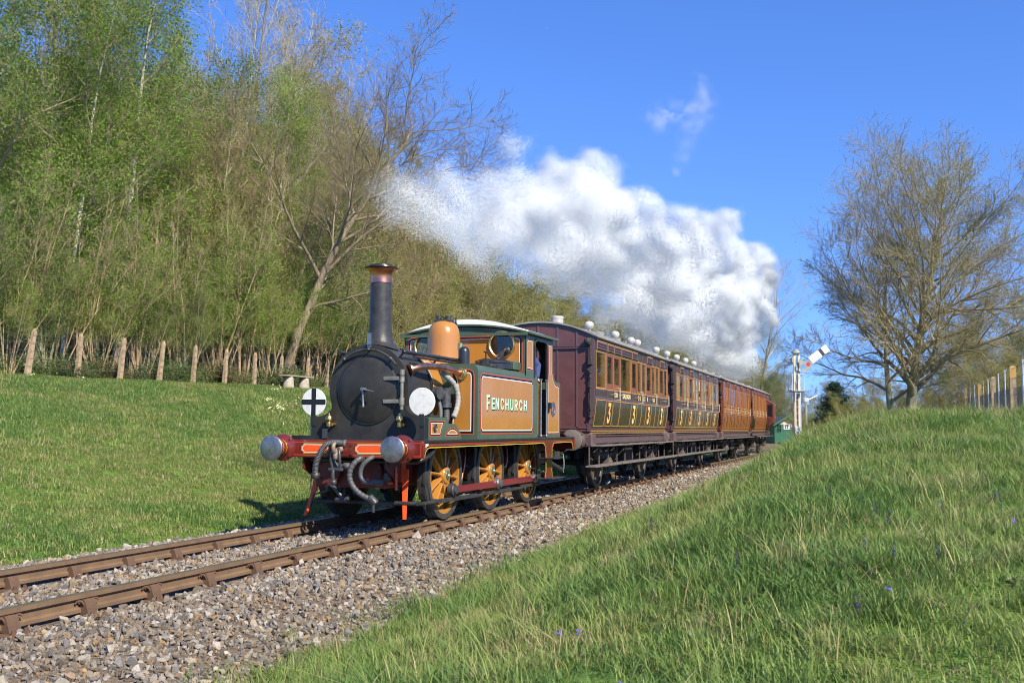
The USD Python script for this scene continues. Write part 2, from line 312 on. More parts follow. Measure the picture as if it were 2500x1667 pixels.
def tuft(seed, n, R, h0, h1, w, lean_, segs=3):
    r = np.random.default_rng(seed); Vs, Fs_, o = [], [], 0
    for _ in range(n):
        a = r.uniform(0, 2 * PI); p = np.array([math.cos(a), math.sin(a), 0]) * R * math.sqrt(r.random()); h = r.uniform(h0, h1)
        b = r.uniform(0, 2 * PI); d = np.array([math.cos(b), math.sin(b), 0]); s = np.array([-d[1], d[0], 0]) * w * r.uniform(.6, 1.3) * .5
        ln = abs(r.normal()) * lean_ * h + .1 * h; drop = r.uniform(0, .35)
        for i in range(segs):
            t = i / segs; c = p + d * ln * t ** 1.8 + np.array([0, 0, h * (t - drop * t ** 3)]); ww = (1 - t ** 2 * .75); Vs += [c - s * ww, c + s * ww]
        Vs.append(p + d * ln + np.array([0, 0, h * (1 - drop)]))
        for i in range(segs - 1): Fs_ += [(o + 2 * i, o + 2 * i + 1, o + 2 * i + 3), (o + 2 * i, o + 2 * i + 3, o + 2 * i + 2)]
        Fs_.append((o + 2 * segs - 2, o + 2 * segs - 1, o + 2 * segs)); o += 2 * segs + 1
    return trimesh.Trimesh(np.array(Vs), np.array(Fs_), process=False)
rg = np.random.default_rng(77)
def scatter_xy(n, x0, x1, y0, y1, ok):
    x = rg.uniform(x0, x1, n); y = rg.uniform(y0, y1, n); P = np.stack([x, y, land(x, y)], 1); pix, dep = project(P)
    k = (dep > .5) & (pix[:, 0] > -60) & (pix[:, 0] < 1084) & (pix[:, 1] < 800) & ok(x, y, dep); return P[k], dep[k]
def toe_of(x): return -2.95 + .45 * sstep(-8, 0, x)
def near_ok(x, y, dep):
    keep = rg.random(len(x)) < np.interp(dep, [2, 6, 12, 25, 50], [1, .95, .6, .26, .12])
    edge = toe_of(x) + .42 + .35 * (meshkit.noise(np.stack([x * 1.1, y * 0, y * 0], 1), 8) - .5) + .18 * rg.normal(size=len(x))
    return keep & (y < edge)
P, dep = scatter_xy(150000, -13, 50, -24, -2.0, near_ok)
nz = meshkit.fbm(np.stack([P[:, 0], P[:, 1], P[:, 0] * 0], 1) * .8, 3, 21)
T1 = [(tuft(k, 52, .14, .035, .125, .0062, .75), [M_blade, M_blade, M_blade2, M_blade3, M_blade, M_blade2][k], False) for k in range(6)] + [(tuft(30, 16, .11, .03, .08, .024, 1.5, 3), M_blade2, False), (tuft(31, 14, .14, .07, .20, .0042, 1.5, 3), M_straw, False)] + [(tuft(20 + k, 24, .09, .12, .27, .0055, .75, 4), [M_blade, M_blade3][k], False) for k in range(2)]
idx = rg.choice(10, len(P), p=[.14, .14, .14, .14, .14, .14, .035, .045, .04, .04])
idx = np.where((nz > .56) & (rg.random(len(P)) < .55), 2, idx); idx = np.where((nz < .42) & (rg.random(len(P)) < .5), 3, idx)
sc = rg.uniform(.65, 1.15, len(P)) * np.interp(dep, [3, 12, 30], [1.0, 1.15, 1.7]) * (.75 + .6 * nz)
instancer('/World/bank_grass', T1, P - [0, 0, .02], np.stack([sc, sc, sc * rg.uniform(.8, 1.15, len(P))], 1), idx, zrot(rg.uniform(0, 2 * PI, len(P))))
def far_ok(x, y, dep):
    keep = rg.random(len(x)) < np.interp(dep, [14, 25, 45], [1, .8, .35]); edge = 2.62 + .3 * (meshkit.noise(np.stack([x * .9, y * 0, y * 0], 1), 18) - .5) + .12 * rg.normal(size=len(x)); return keep & (y > edge)
P, dep = scatter_xy(75000, -10, 46, 2.2, 16.6, far_ok)
nz = meshkit.fbm(np.stack([P[:, 0], P[:, 1], P[:, 0] * 0], 1) * .6, 3, 31)
T2 = [(tuft(40 + k, 44, .16, .025, .085, .008, .9, 2), [M_blade, M_blade3, M_blade2, M_blade3][k], False) for k in range(4)]
idx = rg.integers(0, 4, len(P)); idx = np.where((nz > .55) & (rg.random(len(P)) < .6), 2, idx); idx = np.where((nz < .43) & (rg.random(len(P)) < .6), 3, idx)
sc = rg.uniform(.8, 1.4, len(P)) * np.interp(dep, [15, 40], [1, 1.5]) * (.7 + .6 * nz)
instancer('/World/mown_grass', T2, P - [0, 0, .012], sc, idx, zrot(rg.uniform(0, 2 * PI, len(P))))
# ------------------------------------------------------------------ trees: tapered trunks, limbs, twigs, and leaves one by one
def tubes(polys, sides):
    """many tapered polylines [(points, radii)] of equal length classes -> one mesh"""
    out = []
    by = {}
    for p, r in polys: by.setdefault(len(p), []).append((p, r))
    Vs, Fs_, o = [], [], 0
    for k, lst in by.items():
        P = np.array([a for a, _ in lst]); R = np.array([b for _, b in lst]); m = len(P)
        T = np.gradient(P, axis=1); T /= np.maximum(np.linalg.norm(T, axis=2, keepdims=True), 1e-9)
        ref = np.where(np.abs(T[..., 2:3]) > .8, np.array([1.0, 0, 0]), np.array([0, 0, 1.0])); ref = np.broadcast_to(ref[:, :1], T.shape)
        A = np.cross(T, ref); A /= np.maximum(np.linalg.norm(A, axis=2, keepdims=True), 1e-9); B = np.cross(T, A)
        th = np.arange(sides) / sides * 2 * PI
        V = P[:, :, None] + R[:, :, None, None] * (np.cos(th)[:, None] * A[:, :, None] + np.sin(th)[:, None] * B[:, :, None])
        base = o + (np.arange(m) * k * sides)[:, None, None] + (np.arange(k - 1) * sides)[None, :, None]; j = np.arange(sides)[None, None]; j2 = (j + 1) % sides
        q = np.stack(np.broadcast_arrays(base + j, base + j2, base + sides + j2, base + sides + j), -1).reshape(-1, 4)
        Fs_.append(np.vstack([q[:, [0, 1, 2]], q[:, [0, 2, 3]]])); Vs.append(V.reshape(-1, 3)); o += V.reshape(-1, 3).shape[0]
    return trimesh.Trimesh(np.vstack(Vs), np.vstack(Fs_), process=False)
def poly(r, p, d, L, r0, r1, nseg, wob, trop):
    P = [p]; d = d / np.linalg.norm(d)
    for _ in range(nseg):
        d = d + wob * r.normal(size=3) + np.array([0, 0, trop]); d = d / np.linalg.norm(d); P.append(P[-1] + d * (L / nseg))
    t = np.linspace(0, 1, nseg + 1); return np.array(P), r0 + (r1 - r0) * t ** .8
def offshoot(r, P, R, t, ang, az):
    f = t * (len(P) - 1); i = min(int(f), len(P) - 2); w = f - i; p = P[i] * (1 - w) + P[i + 1] * w; rad = R[i] * (1 - w) + R[i + 1] * w
    T = P[i + 1] - P[i]; T /= np.linalg.norm(T); a = np.cross(T, [0.31, .2, .93]); a /= np.linalg.norm(a); b = np.cross(T, a)
    d = T * math.cos(ang) + (a * math.cos(az) + b * math.sin(az)) * math.sin(ang); return p, d, rad
def leaves(r, ends, n, spread, size, droop=.3):
    """n little two-sided blades scattered round the twig ends"""
    E = np.asarray(ends); c = E[r.integers(0, len(E), n)] + r.normal(size=(n, 3)) * spread
    u = r.normal(size=(n, 3)); u[:, 2] -= droop; u /= np.linalg.norm(u, axis=1, keepdims=True); v = np.cross(u, r.normal(size=(n, 3))); v /= np.linalg.norm(v, axis=1, keepdims=True)
    s = (size * r.uniform(.6, 1.3, n))[:, None]; nrm = np.cross(u, v)
    V = np.stack([c, c + u * s * .5 + v * s * .33 + nrm * s * .08, c + u * s, c + u * s * .5 - v * s * .33 + nrm * s * .08], 1).reshape(-1, 3)
    i = np.arange(n) * 4; return trimesh.Trimesh(V, np.vstack([np.stack([i, i + 1, i + 2], 1), np.stack([i, i + 2, i + 3], 1)]), process=False)
def make_tree(seed, H, r0, stems=1, lean_=(0, 0), splay=.0, first=.25, n1=14, l1=.36, a1=55, n2=7, l2=.5, a2=45, n3=6, l3=.5, a3=45, n4=0, l4=.5, dome=False, trop=.06, wob=.07, leaf=0, lsize=.07, spread=.16, top=.75, taper=.25, trunkwob=.035, r3=.006):
    """returns trunk, limbs+twigs, leaves (or None)"""
    r = np.random.default_rng(seed); trunks, limbs, br, tw, ends = [], [], [], [], []
    for s in range(stems):
        a = r.uniform(0, 2 * PI) if stems > 1 else 0; sp = splay * r.uniform(.4, 1.2) if stems > 1 else 0
        p0 = np.array([math.cos(a), math.sin(a), 0]) * (r0 * 2.2 * (stems > 1)) - [0, 0, .25]; h = H * (r.uniform(.65, 1.05) if stems > 1 else 1)
        P, R = poly(r, p0, np.array([lean_[0] + math.cos(a) * sp, lean_[1] + math.sin(a) * sp, 1.0]), h, r0 * (r.uniform(.6, 1.1) if stems > 1 else 1), r0 * taper * .3, 10, trunkwob, .01)
        R[0] *= 1.25
        trunks.append((P, R)); az = r.uniform(0, 6)
        for i in range(n1):
            t = first + (.98 - first) * (i + r.random()) / n1; az += 2.4 + r.normal() * .3
            p, d, rad = offshoot(r, P, R, t, math.radians(a1 * r.uniform(.7, 1.25)) * (1 - .35 * t), az)
            L = H * l1 * r.uniform(.6, 1.15) * (1 - top * max(0, (t - first) / (1 - first)) ** 1.5)
            if dome: L = H * l1 * r.uniform(.75, 1.1) * math.sqrt(max(.06, 1 - ((t - .34) / .70) ** 2))
            if stems > 1: L *= .7
            P1, R1 = poly(r, p, d, L, min(rad * .62, L * .028 + .006), .012, 6, wob, trop); limbs.append((P1, R1)); az1 = r.uniform(0, 6)
            for j in range(max(2, int(n2 * (.5 + L / (H * l1))))):
                t1 = .18 + .8 * (j + r.random()) / (n2); t1 = min(t1, .99); az1 += 2.4 + r.normal() * .4
                p, d, rad = offshoot(r, P1, R1, t1, math.radians(a2 * r.uniform(.6, 1.3)), az1); L2 = L * l2 * r.uniform(.5, 1.15) * (1 - .35 * t1)
                P2, R2 = poly(r, p, d, L2, min(rad * .65, L2 * .022 + .004), r3, 4, wob * 1.3, trop * 1.2); br.append((P2, R2)); az2 = r.uniform(0, 6)
                for k in range(n3):
                    t2 = .12 + .86 * (k + r.random()) / n3; az2 += 2.4 + r.normal() * .4
                    p, d, rad = offshoot(r, P2, R2, t2, math.radians(a3 * r.uniform(.6, 1.3)), az2); L3 = max(.22, L2 * l3 * r.uniform(.5, 1.2) * (1 - .3 * t2))
                    P3, R3 = poly(r, p, d, L3, max(r3 * 1.1, min(rad * .6, .014)), r3 * .7, 3, wob * 1.6, trop * 1.4); tw.append((P3, R3)); ends += [P3[1], P3[2], P3[3], P3[3]]
                    for q in range(n4):
                        p, d, rad = offshoot(r, P3, R3, .2 + .75 * (q + r.random()) / n4, math.radians(a3 * r.uniform(.6, 1.3)), r.uniform(0, 6)); L4 = max(.15, L3 * l4 * r.uniform(.5, 1.2))
                        tw.append((lambda a: a)(poly(r, p, d, L4, r3 * .9, r3 * .6, 3, wob * 2, trop * 1.4))); ends.append(tw[-1][0][3])
    wood = tubes(trunks, 9); lim = cat(tubes(limbs, 5), tubes(br, 3), tubes(tw, 3))
    return wood, lim, (leaves(r, ends, leaf, spread, lsize) if leaf else None)
def bark(name, c1, c2, sc=5.0, bump_=.012):
    return usdkit.material(stage, '/World/Looks/' + name, {
        'g': ('texture_coordinate', {}), 'mp': ('mapping', {'scale': (1, 1, .22)}), 'n': ('noise_texture', {'scale': sc, 'detail': 6.0, 'roughness': .7}), 'r': ('rgb_ramp', {'ramp': [(.36, c2), (.62, c1)]}),
        'n2': ('noise_texture', {'scale': sc * 4, 'detail': 4.0}), 'b': ('bump', {'distance': bump_}), 'p': ('principled_bsdf', {'roughness': .9, 'specular_ior_level': .15})},
        [('g.object', 'mp.vector'), ('mp.vector', 'n.vector'), ('mp.vector', 'n2.vector'), ('n.fac', 'r.fac'), ('r.color', 'p.base_color'), ('n2.fac', 'b.height'), ('b.normal', 'p.normal')], surface='p.BSDF')
B_oak = bark('bark_oak', (.24, .19, .13), (.10, .08, .055)); B_birch = bark('bark_birch', (.52, .47, .40), (.20, .165, .13), 3.0); B_hazel = bark('bark_hazel', (.40, .29, .17), (.19, .135, .08)); B_lichen = bark('bark_lichen', (.33, .31, .20), (.16, .145, .095), 7.0)
B_limb = bark('bark_limb', (.25, .20, .13), (.13, .10, .065)); B_twig = bark('bark_twig', (.33, .26, .16), (.20, .155, .095)); B_twig_grey = bark('bark_twig_grey', (.40, .35, .26), (.24, .205, .155)); B_twig_olive = bark('bark_twig_olive', (.34, .30, .145), (.21, .185, .09)); B_twig_red = bark('bark_twig_red', (.30, .215, .145), (.175, .125, .085))
L_fresh = blade_mat('leaf_fresh', [(0, (.085, .145, .016)), (.4, (.15, .235, .024)), (.75, (.205, .29, .036)), (1, (.27, .33, .06))], .4, .5)
L_mid = blade_mat('leaf_mid', [(0, (.055, .105, .014)), (.5, (.105, .18, .022)), (1, (.17, .235, .036))], .4, .5)
L_olive = blade_mat('leaf_olive', [(0, (.15, .15, .03)), (.5, (.22, .215, .04)), (1, (.28, .28, .065))], .35, .6)
L_bud = blade_mat('leaf_bud', [(0, (.20, .17, .045)), (.5, (.28, .27, .06)), (1, (.34, .36, .085))], .3, .6)
L_dark = blade_mat('leaf_dark', [(0, (.012, .035, .012)), (.6, (.022, .055, .018)), (1, (.05, .085, .03))], .15, .5)
L_bramble = blade_mat('leaf_bramble', [(0, (.03, .07, .015)), (.5, (.055, .115, .02)), (.85, (.09, .15, .03)), (1, (.14, .09, .03))], .3, .5)
KINDS = {}
def kind(name, tree, wood_mat, twig_mat, leaf_mat, H):
    k = klass(name); w, l, f = tree
    part(k, 'trunk', w, wood_mat, smooth=True); c = part(k, 'crown', l, twig_mat, smooth=True)
    if f is not None: part(c, 'leaves', f, leaf_mat)
    KINDS[name] = (k.GetPath(), H)
kind('leafy_tree', make_tree(1, 15, .15, first=.16, n1=24, l1=.30, n2=9, n3=6, n4=1, a1=62, top=.55, leaf=32000, lsize=.075, spread=.20), B_birch, B_twig, L_fresh, 15)
kind('leafy_tree_b', make_tree(2, 14, .13, lean_=(.12, -.08), first=.10, n1=26, l1=.28, n2=8, n3=6, n4=1, a1=66, top=.45, leaf=30000, lsize=.073, spread=.22), B_lichen, B_twig, L_mid, 14)
kind('hazel', make_tree(3, 7.5, .05, stems=11, splay=.28, first=.35, n1=6, l1=.30, n2=6, n3=5, a1=42, leaf=15000, lsize=.062, spread=.16, r3=.005), B_hazel, B_twig, L_fresh, 7)
kind('hazel_b', make_tree(4, 9, .06, stems=9, splay=.20, first=.28, n1=8, l1=.26, n2=6, n3=5, a1=45, leaf=19000, lsize=.062, spread=.18, r3=.005), B_lichen, B_twig, L_mid, 8.5)
kind('rods', make_tree(12, 9, .055, stems=10, splay=.13, first=.42, n1=7, l1=.20, n2=5, n3=5, a1=38, leaf=5000, lsize=.06, spread=.15, r3=.005), B_hazel, B_twig, L_fresh, 8.5)
kind('bare_birch', make_tree(5, 15, .12, first=.28, n1=22, l1=.26, n2=8, n3=7, n4=1, a1=42, trop=.10, top=.55, leaf=1500, lsize=.06, spread=.1, r3=.006), B_birch, B_twig_grey, L_fresh, 15)
kind('bare_ash', make_tree(6, 16, .16, first=.30, n1=16, l1=.34, n2=8, n3=6, n4=1, a1=40, trop=.09, top=.5, wob=.09, r3=.007), B_oak, B_twig_grey, None, 16)
kind('twiggy_tree', make_tree(7, 12, .12, first=.14, n1=24, l1=.34, n2=10, n3=7, n4=1, a1=60, trop=.07, top=.5, wob=.10, leaf=13000, lsize=.065, spread=.13, r3=.0075), B_lichen, B_twig, L_olive, 12)
kind('twiggy_tree_b', make_tree(8, 12, .06, stems=7, splay=.30, first=.18, n1=11, l1=.32, n2=7, n3=6, n4=0, a1=48, trop=.07, wob=.10, leaf=13000, lsize=.065, spread=.14, r3=.0075), B_hazel, B_twig_red, L_olive, 11.5)
kind('willow', make_tree(9, 11, .07, stems=8, splay=.42, first=.12, n1=12, l1=.34, n2=10, n3=7, a1=46, trop=.10, wob=.09, leaf=26000, lsize=.07, spread=.15, r3=.007), B_lichen, B_twig_olive, L_olive, 10)
kind('bramble', make_tree(10, 1.5, .014, stems=16, splay=1.1, first=.1, n1=6, l1=.4, n2=3, n3=3, a1=50, trop=-.02, wob=.15, leaf=3600, lsize=.075, spread=.12, r3=.003), B_hazel, B_twig_red, L_bramble, 1.2)
def conifer(seed, H, R):
    r = np.random.default_rng(seed); P, Rr = poly(r, np.array([0, 0, -.2]), np.array([0, 0, 1.0]), H, H * .018, .01, 10, .01, 0); br, ends = [], []
    for i in range(150):
        t = .06 + .93 * (i / 150) ** .9; az = i * 2.4 + r.normal() * .3; p, d, rad = offshoot(r, P, Rr, t, 1.35, az); L = R * (1 - t) ** .75 * r.uniform(.75, 1.15) + .12
        P1, R1 = poly(r, p, d, L, .016, .004, 4, .05, .03); br.append((P1, R1))
        for j in range(int(5 + L * 7)):
            p, d, _ = offshoot(r, P1, R1, .15 + .84 * r.random(), .9, r.choice([0, PI]) + r.normal() * .5); P2, R2 = poly(r, p, d, L * .32, .006, .003, 3, .06, -.01); br.append((P2, R2)); ends += [P2[1], P2[2], P2[3]]
    lv = leaves(r, ends, 34000, .10 * R / 2, .085 * R / 2, .5); return tubes([(P, Rr)], 8), cat(*[tubes([b for b in br if len(b[0]) == n_], 3) for n_ in (4, 5)]), lv
kind('conifer', conifer(31, 8, 2.3), B_oak, B_twig, L_dark, 8)

def at_px(px, Y):
    d = ray(px, 1000.0); t = (Y - EYE[1]) / d[1]; x = EYE[0] + d[0] * t; return x, Y, float(land(x, Y)), t
def plant(kindname, name, px, Y, top_py, label, catg='tree', group=None, rz=None, wide=1.0, seed=[0]):
    x, y, z, t = at_px(px, Y); path, H = KINDS[kindname]; seed[0] += 1; r = np.random.default_rng(900 + seed[0])
    d = ray(px, top_py); h = EYE[2] + d[2] * t - z; s = h / H
    return instance(path, name, (x, y, z), r.uniform(0, 2 * PI) if rz is None else rz, (s * wide, s * wide, s), label, catg, group)
POSTS = ['first', 'second', 'third', 'fourth', 'fifth', 'sixth', 'seventh', 'eighth', 'ninth']
# front row: hazel stools and leafy saplings just behind the concrete fence posts
F1 = [(-40, 17.6, 380, 'hazel_b', 'leafy hazel clump cut off by the left frame edge behind the fence'), (40, 17.5, 380, 'rods', 'tall hazel rods behind the fence left of the first post'), (128, 17.4, 560, 'hazel', 'short bright hazel stool behind the gap after the first fence post'),
      (190, 17.4, 420, 'rods', 'upright hazel rods behind the second fence post'), (250, 17.5, 600, 'hazel', 'low leafy hazel stool between second and third fence posts'), (322, 17.3, 430, 'rods', 'many stemmed hazel with pale trunks just behind the third fence post'),
      (362, 17.6, 640, 'hazel_b', 'small hazel clump between third and fourth fence posts'), (428, 17.4, 470, 'rods', 'hazel clump with brown stems between fourth and fifth fence posts'), (512, 17.7, 560, 'hazel', 'slanting stemmed hazel between fifth and sixth fence posts'),
      (586, 17.3, 380, 'rods', 'hazel with long pale leaning rods behind sixth and seventh fence posts'), (660, 19.5, 600, 'hazel_b', 'green hazel clump beside the thick leaning oak trunk'), (735, 18.6, 590, 'hazel', 'bright green hazel behind the plank bench'),
      (800, 18.2, 640, 'hazel', 'fresh green hazel behind the far left of the smokebox'), (868, 19.0, 660, 'hazel_b', 'green hazel clump immediately left of the locomotive chimney')]
F1 += [(15, 16.9, 640, 'hazel', 'low bright hazel at the left edge just behind the fence wires'), (105, 17.0, 650, 'hazel_b', 'low green hazel between the first and second fence posts'), (232, 16.9, 660, 'hazel', 'low bright hazel just right of the second fence post'), (345, 17.0, 690, 'hazel', 'low leafy hazel just right of the third fence post'), (455, 16.9, 690, 'hazel_b', 'low hazel directly behind the fifth fence post'), (530, 17.0, 680, 'hazel', 'low bright hazel left of the sixth fence post'), (672, 16.7, 650, 'hazel', 'small green hazel in front of the leaning oak trunk'), (640, 16.8, 700, 'hazel', 'low fresh green hazel just left of the oak foot'), (770, 16.9, 680, 'hazel', 'low leafy hazel behind the right end of the plank bench')]
for px, Y, ty, k, lab in F1: plant(k, 'hazel_clump', px, Y, ty, lab, 'hazel', wide=1.15)
# second and third rows: tall trees, left to right
F2 = [(-20, 21.0, -260, 'leafy_tree', 'tall fresh green tree at the left edge of the frame'), (70, 22.0, -180, 'leafy_tree_b', 'tall leafy tree above the first fence post'), (150, 20.5, -60, 'leafy_tree', 'bright leafy tree rising over the second fence post'), (215, 24.0, -200, 'leafy_tree_b', 'tall darker leafy tree behind the second and third fence posts'),
      (285, 21.5, -160, 'leafy_tree', 'pale barked leafy tree forking high above the third fence post'), (345, 25.0, -120, 'bare_ash', 'tall bare tree arching right above the third fence post'), (400, 21.0, 260, 'twiggy_tree_b', 'twiggy olive brown tree above the fourth fence post'), (455, 26.0, 100, 'bare_birch', 'slim pale birch with twisting bare stems above the fifth fence post'),
      (470, 20.5, 330, 'leafy_tree', 'lower fresh green tree above the gap after the fourth post'), (535, 22.0, 260, 'twiggy_tree', 'brown twiggy tree above the sixth fence post'), (560, 28.0, -40, 'bare_birch', 'tall slim birch with a white trunk over the sixth post'), (610, 21.0, 300, 'twiggy_tree_b', 'twiggy brown thicket tree above the seventh fence post'),
      (660, 25.0, 60, 'bare_birch', 'birch with white trunk and pale green haze left of the big oak'), (600, 33.0, -60, 'bare_ash', 'very tall bare tree standing behind the birches'), (705, 30.0, 20, 'bare_birch', 'tall bare birch whose fine top meets the sky left of the oak'), (770, 34.0, -10, 'bare_ash', 'tall bare ash reaching the top of the frame behind the oak'),
      (640, 22.5, 190, 'leafy_tree', 'light green leafy birch beside the big oak'), (820, 33.0, 60, 'bare_birch', 'bare birch with a feathery top behind the oak crown'), (745, 24.0, 330, 'twiggy_tree', 'dense brown twiggy tree under the left of the oak crown'), (875, 32.0, 330, 'conifer', 'dark pine showing through the bare oak branches'),
      (905, 27.0, 400, 'twiggy_tree_b', 'brown twiggy tree behind the chimney top'), (960, 30.0, 420, 'twiggy_tree', 'olive twiggy tree under the right of the oak crown'), (720, 21.0, 420, 'twiggy_tree_b', 'brown twiggy thicket just left of the oak trunk'), (790, 22.0, 440, 'hazel_b', 'green leafy thicket right of the oak trunk'), (840, 24.0, 420, 'twiggy_tree', 'grey brown tree above the smokebox behind the oak limbs'), (765, 26.0, 190, 'twiggy_tree', 'tall brown twiggy tree behind the oak trunk fork'), (835, 29.0, 240, 'twiggy_tree_b', 'brown twiggy tree left of the dark pine'), (905, 26.0, 310, 'twiggy_tree', 'brown twiggy tree right of the dark pine'), (690, 29.0, 110, 'twiggy_tree', 'tall olive twiggy tree left of the oak fork'), (1010, 27.0, 420, 'twiggy_tree_b', 'olive brown tree behind the young end of the steam'), (560, 24.0, 150, 'leafy_tree_b', 'mid green tree above the sixth and seventh posts'), (380, 24.0, 60, 'leafy_tree_b', 'mid green tree above the fourth post'), (100, 26.0, -300, 'bare_birch', 'tall birch at the far left behind the leafy trees'), (500, 24.0, 180, 'twiggy_tree_b', 'reddish brown twiggy tree above the gap after the fifth post')]
for px, Y, ty, k, lab in F2: plant(k, {'conifer': 'pine_tree', 'bare_birch': 'birch_tree', 'bare_ash': 'ash_tree'}.get(k, 'woodland_tree'), px, Y, ty, lab, 'pine' if k == 'conifer' else 'tree')
# the dense olive thicket behind the train
F3 = [(835, 21, 690, 'willow', 'olive thicket bush left of the chimney foot'), (935, 20, 680, 'willow', 'olive willow bush right behind the chimney barrel'), (985, 23, 600, 'twiggy_tree_b', 'olive twiggy tree between chimney and dome'), (1045, 21, 640, 'willow', 'olive willow thicket above the copper coloured dome'), (1105, 24, 590, 'willow', 'tall olive willow above the cab roof'), (1160, 21, 660, 'twiggy_tree', 'twiggy olive tree over the round cab window'),
      (1215, 24, 610, 'willow', 'olive willow above the front of the first coach'), (1275, 22, 640, 'willow', 'willow thicket behind the white stove pipe of the first coach'), (1330, 25, 640, 'twiggy_tree', 'olive tree behind the first coach roof below the steam'), (1385, 22, 700, 'willow', 'greener willow behind the roof globes of the first coach'), (1445, 25, 690, 'willow', 'willow low under the steam behind the first coach'),
      (1505, 23, 730, 'twiggy_tree', 'half hidden tree behind steam over the first coach rear'), (1570, 26, 760, 'willow', 'bush seen through the steam over the second coach front'), (1640, 24, 770, 'leafy_tree_b', 'dark rounded tree behind steam above the second coach'), (1700, 27, 800, 'willow', 'bush under the steam above the rear of the second coach'),
      (1750, 15, 790, 'twiggy_tree', 'green tree behind the falling steam above the third coach'), (1835, 22, 745, 'leafy_tree_b', 'green tree right of the falling steam over the fourth coach'), (1880, 19, 880, 'hazel_b', 'green shrub above the roof end of the last coach')]
for px, Y, ty, k, lab in F3: plant(k, 'thicket_tree', px, Y, ty, lab, wide=1.25)
plant('bare_ash', 'ash_tree', 1850, 16, 640, 'bare tree with drooping twigs just right of the steam plume', wide=1.5)
# beyond the signal and on the right
def plant_at(kindname, name, px, dist, top_py, base_z, label, catg='tree', wide=1.0, rz=0.0, group=None):
    d = ray(px, 1000.0); dh = d[:2] / np.hypot(*d[:2]); x, y = EYE[:2] + dh * dist; path, H = KINDS[kindname]
    dt = ray(px, top_py); ztop = EYE[2] + dt[2] * dist / np.hypot(*dt[:2]); z = float(land(x, y)) if base_z is None else base_z; s = (ztop - z) / H
    return instance(path, name, (x, y, z), rz, (s * wide, s * wide, s), label, catg, group)
F4 = [(1905, 128, 900, 'twiggy_tree', 'rounded grey tree left of the signal posts'), (1925, 122, 965, 'hazel_b', 'green bush between the last coach and the signal'), (1985, 84, 982, 'hazel', 'dark green bush right of the signal foot'), (1962, 120, 897, 'twiggy_tree_b', 'grey brown rounded tree directly behind the signal'), (2015, 125, 925, 'twiggy_tree', 'grey brown tree right of the signal'),
      (2075, 128, 920, 'twiggy_tree_b', 'grey brown tree behind the dark conifer'), (2120, 110, 915, 'twiggy_tree', 'brown tree right of the conifer under the oak limbs'), (2010, 88, 1000, 'hazel_b', 'low green scrub at the conifer foot'), (1985, 76, 1000, 'willow', 'grey green scrub right behind the signal ladder'), (2095, 96, 965, 'willow', 'brown scrub right of the conifer'), (1880, 115, 925, 'leafy_tree_b', 'green tree just above the last coach roof end'),
      (1860, 130, 900, 'twiggy_tree', 'grey tree behind the steam foot'), (2150, 120, 935, 'willow', 'olive brown tree left of the oak trunks')]
for px, D, ty, k, lab in F4:
    sh = k in ('hazel', 'hazel_b', 'willow'); plant_at(k, 'scrub_bush' if sh else 'field_tree', px, D, ty, -.8, lab, 'shrub' if sh else 'tree', 1.5, rz=px * .3)
plant_at('conifer', 'conifer_tree', 2046, 80, 928, -.6, 'dark green pointed conifer between the signal and the right hand oak', 'conifer', 1.5)
F5 = [(2085, 74, 955, 'willow', 'brown thicket left of the oak trunks'), (2140, 78, 930, 'twiggy_tree', 'shaded brown tree just behind the oak trunks'), (2255, 76, 930, 'twiggy_tree_b', 'brown thicket tree right of the oak trunks'), (2300, 80, 900, 'leafy_tree_b', 'dark green tree behind the far end of the right fence'), (2330, 66, 880, 'twiggy_tree_b', 'brown twiggy tree over the far right fence posts'), (2365, 84, 800, 'twiggy_tree', 'olive tree above the middle of the right fence'),
      (2420, 62, 830, 'twiggy_tree', 'olive twiggy tree behind the second nearest right fence post'), (2470, 74, 740, 'willow', 'tall olive willow at the right frame edge'), (2510, 50, 850, 'willow', 'olive green bush behind the nearest right fence post'), (2560, 66, 720, 'twiggy_tree', 'olive tree cut off by the right frame edge'), (2400, 90, 860, 'willow', 'distant olive bush right of the oak'), (2280, 70, 945, 'willow', 'low olive thicket right of the oak foot'), (2225, 84, 915, 'willow', 'olive thicket directly behind the thicker oak trunk'), (2350, 95, 830, 'twiggy_tree', 'taller olive tree right of the oak crown'), (2445, 88, 770, 'twiggy_tree_b', 'tall brown tree above the right fence'), (2500, 95, 700, 'twiggy_tree', 'tallest olive tree at the right edge')]
for px, D, ty, k, lab in F5: plant_at(k, 'hedgerow_tree', px, D, ty, None, lab, 'tree', 1.7, rz=px * .7)
